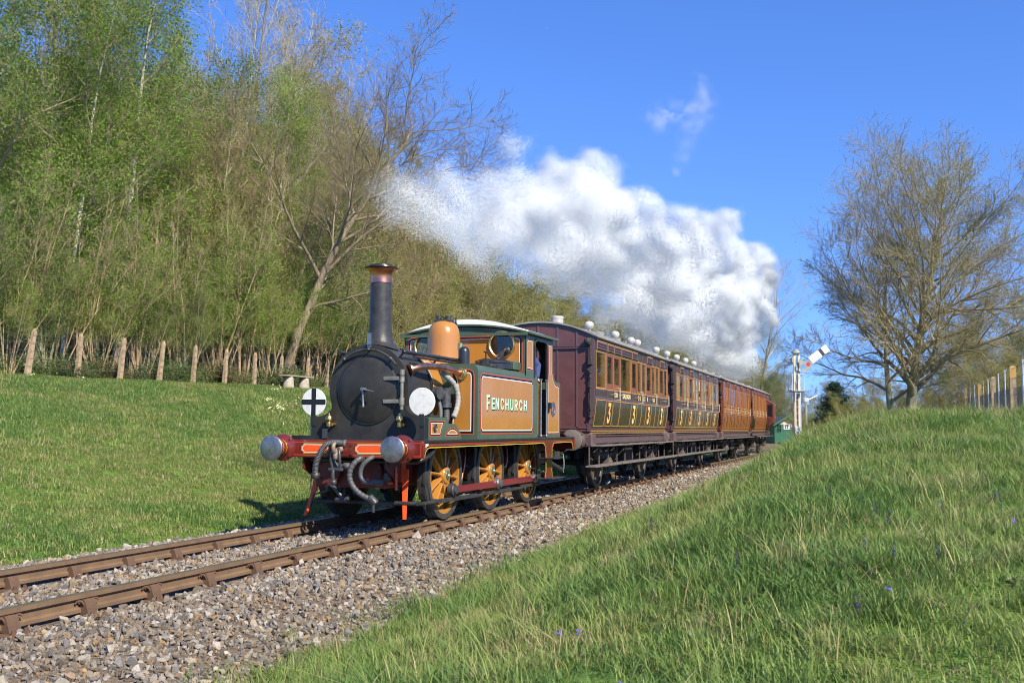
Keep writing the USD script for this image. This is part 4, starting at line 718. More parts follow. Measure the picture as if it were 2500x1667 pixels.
# boiler, chimney, dome
L('boiler', lathe([(.545, 0), (.565, .02), (.565, 2.62)], 'x', (.02, 0, 1.79), 56), OCHRE, 40)
for x in (.06, .52): L('boiler_band', cat(lathe([(.565, 0), (.5695, 0), (.5695, .05), (.565, .05)], 'x', (x, 0, 1.79), 56)), BLACK, 40)
for x in (.05, .115): L('white_line', lathe([(.5698, 0), (.5705, 0), (.5705, .007), (.5698, .007)], 'x', (x, 0, 1.79), 56), WHITE, 40)
ch = L('chimney', lathe([(.265, -.10), (.235, -.045), (.195, .02), (.172, .09), (.162, .17), (.157, .30), (.1505, .72), (.148, .86)], 'z', (-.47, 0, 2.43), 40), CHIM, 40)
saddle = []
th = np.linspace(0, 2 * PI, 48, endpoint=False)
V = []
for f, rr in ((0, .275), (.5, .24), (1, .205)):
    for t in th:
        y = rr * math.sin(t); x = -.47 + rr * math.cos(t); zb = 1.79 + math.sqrt(max(.622 ** 2 - y * y, .01)); V.append((x, y, zb * (1 - f) + 2.445 * f if f < 1 else 2.447))
L('chimney_base', trimesh.Trimesh(np.array(V), np.array([[a + i, a + (i + 1) % 48, a + 48 + (i + 1) % 48] for a in (0, 48) for i in range(48)] + [[a + i, a + 48 + (i + 1) % 48, a + 48 + i] for a in (0, 48) for i in range(48)]), process=False), CHIM, 60, parent=ch)
L('copper_cap', lathe([(.150, .855), (.156, .86), (.153, .90), (.150, .94), (.156, .985), (.178, 1.03), (.215, 1.06), (.228, 1.068)], 'z', (-.47, 0, 2.43), 40), COPCAP, 50, parent=ch)
L('chimney_rim', lathe([(.13, 1.03), (.232, 1.064), (.240, 1.074), (.236, 1.086), (.20, 1.094), (.166, 1.104), (.160, 1.118), (.128, 1.118), (.126, .9)], 'z', (-.47, 0, 2.43), 40), BLACK, 40, parent=ch)
dm = L('dome', lathe([(.34, -.10), (.315, -.05), (.285, .01), (.268, .08), (.265, .30), (.262, .40), (.248, .49), (.215, .565), (.165, .615), (.10, .64), (0, .647)], 'z', (1.80, 0, 2.335), 44), OCHRE, 50)
L('safety_valve', cat(bbox(1.72, 1.92, -.14, .14, 2.96, 3.0, .01), *[cyl((1.78, y, 2.97), (1.78, y, 3.06), .045, n=12) for y in (-.08, .08)], cyl((1.7, 0, 3.05), (2.35, 0, 2.99), .012, n=8), cyl((2.3, 0, 2.75), (2.3, 0, 3.08), .014, n=8)), GREASE, 40, parent=dm)
# pipes along the boiler
L('handrail', cat(cyl((-.74, -.49, 2.30), (1.30, -.50, 2.30), .030, n=10), cyl((-.55, -.55, 2.24), (1.30, -.56, 2.245), .016, n=8), *[cat(cyl((x, -.40, 2.20), (x, -.49, 2.30), .016, n=8), trimesh.creation.icosphere(2, .036).apply_translation([x, -.49, 2.30])) for x in (-.72, .45)]), BLACK, 40)
L('handrail', cyl((-.74, .49, 2.30), (1.30, .50, 2.30), .030, n=10), BLACK, 40)
cp = spline([(-.66, -.56, 2.06), (-.52, -.64, 2.10), (-.2, -.70, 2.125), (.15, -.76, 2.11), (.44, -.83, 2.06)], 30)
cpipe = L('copper_pipe', tube(cp, .047, 14), COPPER, True)
L('brass_flange', lathe([(0, .035), (.05, .035), (.055, .025), (.085, .018), (.092, .0), (.092, -.01)], '-x', (.462, -.85, 2.055), 30), BRASS, 40, parent=cpipe)
fl_ = lathe([(0, .0), (.085, 0), (.085, .022), (.05, .025), (.05, .06), (0, .06)], 'x', (0, 0, 0), 20); T_ = trimesh.geometry.align_vectors([1, 0, 0], cp[1] - cp[0]); fl_.apply_transform(T_); fl_.apply_translation(cp[0] - .02 * (cp[1] - cp[0]) / np.linalg.norm(cp[1] - cp[0]))
L('brass_flange', fl_, COPPER, 40, parent=cpipe)
L('clack_valve', cat(cyl((.25, -.70, 1.62), (.25, -.70, 1.84), .072, n=16), cyl((.25, -.70, 1.56), (.25, -.70, 1.63), .085, n=16), cyl((.06, -.62, 1.76), (.25, -.70, 1.76), .05, n=12), cyl((.07, -.60, 1.76), (.05, -.70, 1.76), .095, n=14)), DSTEEL, 40)
L('feed_pipe', cat(tube(spline([(.25, -.70, 1.58), (.25, -.71, 1.5), (.24, -.71, 1.36)], 20), .048 + .004 * np.sin(np.arange(20) * 2.1), 12), tube(spline([(.10, -.63, 1.7), (.10, -.68, 1.55), (.03, -.71, 1.40)], 12), .032, 8)), RUBBER, True)
L('lagged_pipe', tube(spline([(.16, -.66, 2.06), (.26, -.74, 1.98), (.38, -.80, 1.85), (.42, -.82, 1.7), (.38, -.82, 1.55), (.30, -.80, 1.42)], 40), .040 + .004 * np.sin(np.arange(40) * 2.2), 12), CANVAS, True)
# side tanks
TX0, TX1, TZ0, TZ1, TY = .48, 3.30, 1.112, 2.195, -1.105
def tank(s):
    pr = [(.60, TZ0), (1.105, TZ0), (1.105, TZ1 - .10)] + [(1.005 + .10 * math.sin(a), TZ1 - .10 + .10 * math.cos(a)) for a in np.linspace(PI / 2, 0, 8)] + [(.50, TZ1 + .02), (.50, 1.9), (.60, 1.6)]
    p = Polygon(pr) if s > 0 else Polygon([(-y, z) for y, z in pr]); return front(p, TX1, TX1 - TX0)
tk = L('side_tank', tank(-1), GREEN, 30); L('side_tank', tank(1), GREEN, 30)
def lined(poly, setter, mats_w, parent, inner, inner_name, off=.002):
    """lines laid one inside the next from the outline inwards, then the panel"""
    q = poly
    for nm, w, mt in mats_w:
        L(nm, setter(q.difference(q.buffer(-w, join_style=1)), off), mt, parent=parent); q = q.buffer(-w, join_style=1)
    L(inner_name, setter(q, off), inner, parent=parent); return q
LN = [('red_line', .011, REDL), ('black_line', .034, BLKL), ('white_line', .011, WHITE)]
def notched(x0, x1, z0, z1, r=.035): return sbox(x0, z0, x1, z1).difference(union_all([Point(x, z).buffer(r) for x in (x0, x1) for z in (z0, z1)]))
sp = notched(.585, 3.055, 1.185, 2.075, .05)
lined(sp, lambda g, o: side(g, TY - .0005, o), LN, tk, OCHRE, 'ochre_panel')
fp = Polygon([(-.66, 1.175), (-1.055, 1.175)] + [(-1.055, 2.02), (-1.04, 2.09), (-.98, 2.125), (-.64, 2.135)] + [(y, z) for y, z in [(-.68 - .0, 2.05), (-.73, 1.95), (-.755, 1.80), (-.735, 1.65), (-.69, 1.50), (-.67, 1.4)]]).buffer(-.004)
lined(fp, lambda g, o: front(g, TX0 - .0005, o), LN, tk, OCHRE, 'ochre_panel')
for i, z in enumerate((1.22, 1.5, 1.8, 2.02)):
    L('tank_rivet', cat(*[trimesh.creation.icosphere(1, .009).apply_translation([x, TY - .003, z]) for x in (.545, 3.10)]), GREEN, parent=tk)
# the name in shaded letters
lx = .84
nm_ = L('name_lettering', None or box(0, .001, TY - .002, TY - .001, 1.6, 1.601), MINT, parent=tk)
let, shd = [], []
for chs, x, h in (('F', .83, .215), ('E', 1.045, .165), ('N', 1.215, .165), ('C', 1.44, .165), ('H', 1.66, .165), ('U', 1.88, .165), ('R', 2.095, .165), ('C', 2.325, .165), ('H', 2.555, .165)):
    g = meshkit.text_mesh(chs, h, .003, bold=True); g.apply_translation([-g.bounds[0][0], 0, 0]); g.apply_scale([.145 / max(g.bounds[1][0], .01) * (.92 if chs in 'FE' else 1.0), 1, 1])
    base = 1.555 if chs != 'F' else 1.54
    for lst, dx_, dz_, dd in ((shd, .020, -.016, .0), (let, 0, 0, .0022)):
        m = g.copy(); T = np.eye(4); T[:3, :3] = FR['side']; T[:3, 3] = (x + dx_, TY - .0028 - dd, base + dz_); m.apply_transform(T); lst.append(m)
stage.RemovePrim(nm_.GetPath()); _names[(str(tk.GetPath()), 'name_lettering')] = 0
L('letter_shading', cat(*shd), M('letter_shade', (.012, .035, .02), .5), parent=tk); L('name_lettering', cat(*let), MINT, parent=tk)
# splasher and sandbox ahead of the tank
spl = union_all([Polygon([(-.795, 1.112), (-.795, 1.415), (-.17, 1.415), (-.11, 1.335), (-.08, 1.31), (.36, 1.112)]), Point(.03, .93).buffer(.40, quad_segs=12).intersection(sbox(-1, 1.112, 1, 1.5))])
sb_ = L('sandbox', side(spl, -.62, .28), GREEN, 30)
q1 = Polygon([(-.75, 1.155), (-.75, 1.365), (-.25, 1.365), (-.31, 1.30), (-.375, 1.22), (-.40, 1.155)]); q2 = Point(.03, .93).buffer(.345, quad_segs=12).intersection(sbox(-1, 1.155, 1, 1.5))
LN2 = [('red_line', .007, REDL), ('black_line', .020, BLKL), ('white_line', .007, WHITE)]
for q in (q1, q2): lined(q, lambda g, o: side(g, -.9005, o), LN2, sb_, OCHRE, 'ochre_panel')
L('works_plate', cat(lathe([(0, .012), (.04, .012), (.045, .02), (.052, .02), (.054, 0)], '-y', (-.60, -.9025, 1.27), 24)), DSTEEL, 40, parent=sb_)
L('sandbox_lid', cat(bbox(-.7, -.35, -.88, -.70, 1.415, 1.44, .008), cyl((-.5, -.79, 1.44), (-.5, -.79, 1.46), .05, n=12)), BLACK, parent=sb_)
spl2 = L('sandbox', plate(affinity.scale(spl, -1, 1, origin=(0, 0)), .28, 'far', (0, .62, 0)), GREEN, 30)
# fittings on the tank top
L('tank_vent', lathe([(.085, 0), (.085, .21), (.075, .25), (.045, .285), (0, .295)], 'z', (.94, -.70, 2.20), 24), BLACK, 40)
fil = L('tank_filler', lathe([(.30, 0), (.30, .05), (.27, .055), (.27, .09), (.285, .095), (.285, .13), (.22, .155), (0, .165)], 'z', (2.02, -.76, 2.205), 30), BLACK, 40)
L('filler_clamp', cat(box(1.66, 1.76, -.8, -.72, 2.25, 2.36), cyl((1.71, -.76, 2.36), (1.71, -.76, 2.47), .014, n=8), box(1.66, 1.76, -.785, -.735, 2.455, 2.47), bbox(1.45, 1.75, -.95, -.6, 2.21, 2.27, .01)), GREASE, parent=fil)
L('breather_pipe', cat(tube(spline([(2.12, -.80, 2.36), (2.24, -.80, 2.44), (2.40, -.80, 2.53), (2.56, -.78, 2.56), (2.66, -.75, 2.54)], 24), .036, 10), cyl((2.64, -.75, 2.54), (2.68, -.75, 2.54), .085, n=14)), BLACK, True)
L('tool_box', bbox(2.30, 2.66, -1.02, -.70, 2.215, 2.35, .01), GREEN)
L('whistle', cat(cyl((1.15, -.55, 2.2), (1.15, -.55, 2.46), .03, n=10), cyl((1.15, -.55, 2.44), (1.15, -.55, 2.56), .04, n=12)), BRASS, 40)
# cab
CX0, CX1, CZ = 2.68, 4.20, 2.82
apex = lambda y: 2.845 + .135 * (1 - (y / 1.12) ** 2)
cf = Polygon([(-1.105, 1.2), (1.105, 1.2)] + [(y, apex(y) - .02) for y in np.linspace(1.105, -1.105, 21)])
wins = [Point(-.68, 2.655).buffer(.205, quad_segs=10), Point(.68, 2.655).buffer(.205, quad_segs=10)]
cab = L('cab', front(cf.difference(union_all(wins)), CX0 + .02, .02), GREEN, 30)
fpn = Polygon([(-1.03, 2.24), (1.03, 2.24), (1.03, 2.74), (.97, 2.79), (-.97, 2.79), (-1.03, 2.74)]).difference(union_all([w.buffer(.02) for w in wins]))
whole = Polygon([(-1.04, 2.20), (1.04, 2.20), (1.04, 2.75), (.98, 2.805), (-.98, 2.805), (-1.04, 2.75)]); hole = union_all([w.buffer(.02) for w in wins]); q = whole
for nm, w_, mt in LN: L(nm, front(q.difference(q.buffer(-w_)).difference(hole), CX0 - .0005, .002), mt, parent=cab); q = q.buffer(-w_)
L('ochre_panel', front(q.difference(hole), CX0 - .0005, .002), OCHRE, parent=cab)
for y in (-.68, .68):
    wf = L('round_window', lathe([(.198, -.015), (.198, .03), (.212, .042), (.232, .036), (.240, .0), (.240, -.01)], '-x', (CX0, y, 2.655), 40), BRASS, 40, parent=cab)
    L('window_pane', front(Point(y, 2.655).buffer(.20, quad_segs=10), CX0 + .012, .004), GLASS, parent=cab)
def cabside(s):
    side_p = Polygon([(CX0, 1.112), (CX0, 2.845), (3.05, 2.845), (4.20, 2.845), (4.20, 2.40), (4.215, 2.28), (4.27, 2.17), (4.36, 2.105), (4.66, 2.09), (4.66, 1.112)])
    op = union_all([rrect(3.12, 3.84, 1.90, 2.775, .14), sbox(3.32, 1.112, 3.84, 2.1), sbox(3.12, 2.03, 3.5, 2.4)])
    p = side_p.difference(op); return p, (side(p, -1.09, .014) if s < 0 else plate(affinity.scale(p, -1, 1, origin=(0, 0)), .014, 'far', (0, 1.09, 0)))
sp_, sm_ = cabside(-1); csd = L('cab_side', sm_, GREEN, 30, parent=cab); L('cab_side', cabside(1)[1], GREEN, 30, parent=cab)
bk = Polygon([(3.875, 1.165), (3.875, 2.06), (3.915, 2.14), (3.93, 2.25), (3.93, 2.70), (3.955, 2.755), (4.115, 2.755), (4.14, 2.70), (4.14, 2.37), (4.16, 2.25), (4.23, 2.13), (4.34, 2.055), (4.60, 2.03), (4.60, 1.165)])
lined(bk, lambda g, o: side(g, -1.1045, o), LN2, cab, OCHRE, 'bunker_panel')
fs = Polygon([(2.72, 2.235), (2.72, 2.70), (2.76, 2.755), (3.02, 2.755), (3.06, 2.70), (3.06, 2.235)]); lined(fs, lambda g, o: side(g, -1.1045, o), LN2, cab, OCHRE, 'ochre_panel')
fs2 = rrect(3.315, 3.40, 1.17, 2.02, .01)
L('door_edge', cat(box(3.30, 3.335, -1.10, -.72, 1.112, 2.12)), GREEN, parent=cab)
L('ochre_edge', side(rrect(3.335, 3.352, 1.16, 2.05, .006), -1.1, .004), OCHRE, parent=cab)
opx = LineString([(3.84, 2.06), (3.84, 2.65), (3.80, 2.745), (3.72, 2.775), (3.24, 2.775), (3.15, 2.74), (3.12, 2.65), (3.12, 2.12)])
L('opening_bead', side(opx.buffer(.022, cap_style=2), -1.085, .035), BLACK, 30, parent=cab)
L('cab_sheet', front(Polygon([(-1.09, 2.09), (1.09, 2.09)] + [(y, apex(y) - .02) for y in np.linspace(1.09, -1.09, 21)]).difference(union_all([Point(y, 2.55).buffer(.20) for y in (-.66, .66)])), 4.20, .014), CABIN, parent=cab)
for y in (-.66, .66): L('round_window', lathe([(.198, -.012), (.198, .02), (.225, .02), (.225, -.012)], '-x', (4.185, y, 2.55), 32), BRASS, 40, parent=cab)
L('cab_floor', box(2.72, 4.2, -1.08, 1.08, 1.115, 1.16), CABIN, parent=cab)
L('boiler_backhead', cat(lathe([(.57, 0), (.57, .05), (0, .06)], 'x', (2.70, 0, 1.85), 32), *[cyl((2.75, y, z), (2.85, y, z), .02, n=8) for y, z in ((-.2, 2.1), (.25, 2.0), (0, 1.6), (.1, 2.25))], cyl((2.84, -.3, 2.05), (2.84, .2, 2.2), .016, n=8)), BLACK, 40, parent=cab)
L('coal_bunker', cat(box(4.22, 4.66, -1.085, 1.085, 1.115, 1.9), box(4.63, 4.66, -1.085, 1.085, 1.9, 2.09)), GREEN, parent=cab)
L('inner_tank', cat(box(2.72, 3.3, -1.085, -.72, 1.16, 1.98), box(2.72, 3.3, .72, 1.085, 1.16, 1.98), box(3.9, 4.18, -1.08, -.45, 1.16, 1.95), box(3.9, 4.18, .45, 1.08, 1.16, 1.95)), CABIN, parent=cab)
rf = Polygon([(y, apex(y)) for y in np.linspace(-1.16, 1.16, 25)] + [(y, apex(y) + .028) for y in np.linspace(1.16, -1.16, 25)])
rf2 = Polygon([(y, apex(y) + .0285) for y in np.linspace(-1.10, 1.10, 25)] + [(y, apex(y) + .085 * (1 - (y / 1.12) ** 2) + .034) for y in np.linspace(1.10, -1.10, 25)])
L('roof_edge', front(rf, 4.27, 4.27 - 2.62), GREEN, 30, parent=cab); L('roof', front(rf2, 4.20, 4.20 - 2.70), ROOFW, 30, parent=cab)
L('roof_gutter', cat(bbox(2.62, 4.27, -1.19, -1.15, 2.825, 2.87, .006), bbox(2.60, 2.64, -1.17, 1.17, 2.80, 2.84, .006) if False else box(2.60, 2.622, -1.15, 1.15, 2.80, 2.85)), GREEN, parent=cab)
for x in (3.40, 3.72): L('grab_pillar', cat(cyl((x, -1.135, 1.12), (x, -1.135, 2.10), .017, n=10), cyl((x - .05, -1.135, 2.10), (x + .05, -1.135, 2.10), .016, n=8), trimesh.creation.icosphere(2, .025).apply_translation([x, -1.135, 1.14])), STEEL, 40, parent=cab)
npl = L('number_plate', lathe([(0, .004), (.098, .004), (.100, .012), (.128, .012), (.132, .008), (.132, 0)], '-y', (4.20, -1.107, 1.61), 36), BRASS, 40, parent=cab)
L('plate_centre', lathe([(0, .006), (.096, .006), (.096, .0)], '-y', (4.20, -1.107, 1.61), 32), BLUEPL, parent=npl)
g = meshkit.text_mesh('72', .095, .004, bold=True); g.apply_translation([-g.bounds.mean(0)[0], -.047, 0]); T = np.eye(4); T[:3, :3] = FR['side']; T[:3, 3] = (4.20, -1.113, 1.61); g.apply_transform(T); L('plate_number', g, BRASS, parent=npl)
L('lamp_bracket', cat(bbox(3.905, 3.985, -1.16, -1.11, 1.61, 1.72, .006), box(3.895, 3.93, -1.13, -1.108, 1.54, 1.72)), BLACK, parent=cab)
g = meshkit.text_mesh('N4', .05, .002, bold=True); T = np.eye(4); T[:3, :3] = FR['side']; T[:3, 3] = (-1.42, -1.1345, 1.02); g.apply_transform(T); L('valance_mark', g, WHITE, parent=val)
L('coupling', tube(spline([(5.47, -.2, .95), (5.62, -.25, .78), (5.75, -.3, .62)], 12), .03, 8), GREASE, 40)
L('damper_pipe', cyl((4.35, -.95, .70), (5.15, -1.0, .50), .035, n=8), GREASE, 40)
L('gear_case', bbox(4.75, 5.0, -1.0, -.7, .70, .85, .01), GREASE)
L('hanging_rope', tube(spline([(5.2, -1.0, .80), (5.2, -1.02, .6), (5.22, -1.0, .45)], 8), .008, 6), CANVAS)
# headcode discs are lifted on and off: things of their own
def headcode(y, x, cross, label):
    t = thing('headcode_disc', label, 'headcode disc', (x, y, 1.61), group=None)
    part(t, 'disc', lathe([(0, .004), (.180, .004), (.187, 0), (.187, -.008), (0, -.008)], '-x', (0, 0, 0), 40), DISC if not cross else DISC, 40)
    if cross:
        c = union_all([sbox(-.034, -.2, .034, .2), sbox(-.2, -.034, .2, .034)]).intersection(Point(0, 0).buffer(.186))
        part(t, 'black_cross', front(c, -.0045, .002), BLKL)
    part(t, 'bracket', cat(box(.008, .022, -.035, .035, -.49, .05), box(-.006, .008, -.035, .035, -.32, -.16), box(-.04, .06, -.05, .05, -.498, -.485)), BLACK)
headcode(.70, -1.05, True, 'round white headcode disc with a black cross left of the smokebox')
headcode(-.91, -1.05, False, 'plain round white headcode disc right of the smokebox door hinges')
# ------------------------------------------------------------------ the driver, leaning in the cab doorway
def bones(segs, res=.018, it=8):
    man = manifold3d.Manifold
    def ball(p, r): return man.sphere(r, 20).translate([float(a) for a in p])
    body = None
    for (p, r), (q, s) in segs:
        h = man.batch_hull([ball(p, r), ball(q, s)]); body = h if body is None else body + h
    m = body.refine_to_length(res).to_mesh(); t = trimesh.Trimesh(m.vert_properties[:, :3], m.tri_verts, process=True); trimesh.smoothing.filter_taubin(t, iterations=it); return t
SKIN = M('skin', (.52, .28, .20), .5, var=.15, vscale=30); JACKET = M('jacket_blue', (.035, .05, .17), .8, var=.35, vscale=18); TROUS = M('overall_dark', (.02, .025, .06), .85); CAPM = M('cap_black', (.015, .015, .018), .6)
pz = 1.16; P0 = np.array([3.27, -.62, pz])
drv = thing('person', 'driver in blue jacket with one hand resting at the cab doorway', 'person', tuple(P0))
hand = np.array([.20, -.42, .965]); elbow = np.array([.25, -.41, 1.19]); shl = np.array([.10, -.28, 1.42])
sk = [(((0, 0, 1.40), .055), ((.0, -.01, 1.52), .055)), (((0, -.01, 1.60), .088), ((.01, -.01, 1.66), .095)), (((.03, -.01, 1.56), .06), ((.0, 0, 1.60), .07)), ((tuple(elbow), .042), (tuple(hand), .030))]
hd = hand + np.array([.02, -.02, -.05])
sk += [((tuple(hand), .030), (tuple(hd), .036))]
for k in range(4):
    f0 = hd + np.array([-.022 + .015 * k, -.018, -.012]); f1 = f0 + np.array([.004, -.02, -.03 - .004 * (k in (1, 2))]); f2 = f1 + np.array([.002, .008, -.026]); sk += [((tuple(f0), .0095), (tuple(f1), .0085)), ((tuple(f1), .0085), (tuple(f2), .0075))]
th0 = hd + np.array([-.025, .0, .02]); th1 = th0 + np.array([-.02, -.03, -.025]); sk += [((tuple(th0), .012), (tuple(th1), .009))]
sk += [(((.0, 0, .95), .12), ((0, 0, 1.40), .10)), (((0, 0, 1.38), .09), (tuple(shl), .055)), ((tuple(shl), .052), (tuple(elbow), .044)), (((0, 0, 1.38), .09), ((.04, .24, 1.40), .055)), (((.04, .24, 1.40), .05), ((-.05, .30, 1.14), .042)), (((-.05, .30, 1.14), .042), ((-.2, .2, 1.05), .032)), (((-.2, .2, 1.05), .034), ((-.28, .17, 1.06), .03))]
for s in (-1, 1): sk += [(((0, s * .09, .92), .085), ((.02, s * .10, .50), .058)), (((.02, s * .10, .50), .058), ((0, s * .10, .07), .04)), (((0, s * .10, .045), .042), ((-.15, s * .11, .03), .03))]
# nose and ears
sk += [(((-.088, -.01, 1.63), .016), ((-.105, -.01, 1.605), .016)), (((.0, -.105, 1.62), .018), ((.005, -.105, 1.65), .02)), (((.0, .085, 1.62), .018), ((.005, .085, 1.65), .02))]
part(drv, 'body', bones(sk, .014, 6), SKIN, True)
ck = [(((.0, 0, .88), .15), ((0, 0, 1.38), .125)), (((0, 0, 1.38), .105), (tuple(shl), .075)), ((tuple(shl), .074), (tuple(elbow), .066)), ((tuple(elbow), .064), (tuple(hand + [-.01, .0, .04]), .050)), (((0, 0, 1.38), .105), ((.04, .24, 1.40), .075)), (((.04, .24, 1.40), .072), ((-.05, .30, 1.14), .062)), (((-.05, .30, 1.14), .06), ((-.18, .21, 1.06), .048))]
part(drv, 'jacket', bones(ck, .02, 6), JACKET, True)
part(drv, 'trousers', bones([(((0, s * .09, .92), .115), ((.02, s * .10, .50), .085)) for s in (-1, 1)] + [(((.02, s * .10, .50), .085), ((0, s * .10, .09), .07)) for s in (-1, 1)], .025, 6), TROUS, True)
part(drv, 'cap', cat(lathe([(.10, -.01), (.108, .03), (.112, .06), (.09, .085), (0, .092)], 'z', (.005, -.01, 1.67), 20), hull([(-.10, -.07, 1.675), (-.10, .05, 1.675), (-.17, -.04, 1.66), (-.17, .02, 1.66), (-.10, -.07, 1.685), (-.10, .05, 1.685)])), CAPM, True)
# ------------------------------------------------------------------ the four-wheeled coaches
UMBER = M('coach_umber', (.048, .031, .020), .22, coat=.25, var=.25, vscale=1.5, rvar=.05)
MAROON = M('coach_maroon', (.118, .047, .044), .42, coat=.15, col2=(.09, .036, .035), vscale=5, rvar=.1)
MOULD = M('coach_moulding', (.10, .055, .065), .35, coat=.3)
GOLD = M('coach_gold', (.56, .29, .055), .45); CREAML = M('letter_gold', (.74, .58, .26), .45); NUM = M('numeral_gold', (.78, .48, .10), .4, ramp=[(.34, (.76, .38, .06)), (.5, (.80, .52, .11)), (.66, (.85, .68, .28))], vscale=4); NUMSH = M('numeral_red', (.42, .07, .02), .5)
TEAK = M('coach_teak', (.20, .047, .017), .24, coat=.25, col2=(.115, .028, .011), vscale=2.2, rvar=.05); TEAK2 = M('coach_teak_end', (.18, .042, .019), .35, col2=(.13, .032, .015), vscale=3)
FRAMEW = M('window_wood', (.40, .17, .045), .4, coat=.3, var=.25, vscale=12); DOORW = M('door_frame_wood', (.24, .070, .02), .35, coat=.3, var=.2, vscale=8)
BLIND = M('blind_cream', (.62, .54, .32), .8, var=.15, vscale=8); SEAT = M('seat_cloth', (.10, .025, .02), .85); INSIDE = M('coach_inside', (.20, .11, .05), .7, var=.2, vscale=4)
ROOFG = M('coach_roof', (.27, .26, .25), .75, col2=(.17, .16, .155), vscale=3); VENTW = M('vent_white', (.42, .40, .39), .6, col2=(.27, .26, .25), vscale=14); VENTG = M('vent_grey', (.26, .26, .27), .6, col2=(.16, .16, .16), vscale=10)
DUST = M('underframe_dust', (.115, .088, .075), .75, col2=(.06, .047, .042), vscale=6, bump=.001, spec=.3); DARKU = M('underframe_dark', (.045, .04, .037), .75, col2=(.025, .023, .022), vscale=6, spec=.3); SOLE = M('solebar', (.095, .058, .055), .6, col2=(.07, .045, .043), vscale=6)
STEP = M('footboard', (.15, .125, .105), .8, col2=(.09, .075, .065), vscale=5); TYRE = M('coach_tyre', (.085, .075, .07), .55, metal=.3, col2=(.05, .045, .042), vscale=9); WDISC = M('wheel_disc', (.085, .068, .055), .7, col2=(.05, .042, .036), vscale=6)
BRASSD = M('door_brass', (.70, .58, .36), .35, metal=.7)
def yprof(z): return 1.2 - .095 * (np.maximum(0, 1.95 - z) / .74) ** 2
def bend(m, size=.16):
    """a flat piece standing on the plane Y = 0 (growing to -Y) wrapped on the curved near side of the body"""
    if size:
        v, f = trimesh.remesh.subdivide_to_size(m.vertices, m.faces, size, max_iter=14); m = trimesh.Trimesh(v, f, process=False)
    V = m.vertices.copy(); V[:, 1] = -(yprof(V[:, 2]) - V[:, 1]); return trimesh.Trimesh(V, m.faces, process=False)
def flat(poly, w, th): return side(poly, -w, th)
def strip(x0, x1, z0, z1, w, th, n=1):
    if z1 <= 2.1 and z0 < 1.95:
        zs = np.linspace(z0, z1, max(2, int((z1 - z0) / .15) + 2)); ms = []
        V, F = [], []
        for i, z in enumerate(zs):
            y = yprof(z); V += [(x0, -(y + w), z), (x1, -(y + w), z), (x0, -(y + w + th), z), (x1, -(y + w + th), z)]
            if i: a = 4 * (i - 1); F += [(a + 2, a + 3, a + 7), (a + 2, a + 7, a + 6), (a + 1, a, a + 4), (a + 1, a + 4, a + 5), (a, a + 2, a + 6), (a, a + 6, a + 4), (a + 3, a + 1, a + 5), (a + 3, a + 5, a + 7)]
        F += [(0, 1, 3), (0, 3, 2)]; a = 4 * (len(zs) - 1); F += [(a, a + 3, a + 1), (a, a + 2, a + 3)]
        return trimesh.Trimesh(np.array(V, float), np.array(F), process=False)
    return box(x0, x1, -(1.2 + w + th), -(1.2 + w), z0, z1)
def gold_ring(x0, x1, z0, z1, w, wid=.013):
    return cat(strip(x0, x1, z0, z0 + wid, w, .003), strip(x0, x1, z1 - wid, z1, w, .003), strip(x0, x0 + wid, z0 + wid, z1 - wid, w, .003), strip(x1 - wid, x1, z0 + wid, z1 - wid, w, .003))
def glyphs(text, h, x, z, depth, width=None, spacing=None, w=.003, curved=False):
    g = meshkit.text_mesh(text, h, depth, bold=True)
    if width: g.apply_scale([width / (g.bounds[1][0] - g.bounds[0][0]), 1, 1])
    g.apply_translation([x - g.bounds[0][0], 0, 0]); T = np.eye(4); T[:3, :3] = FR['side']; T[:3, 3] = (0, -w, z); g.apply_transform(T); return bend(g, .12 if curved else None)
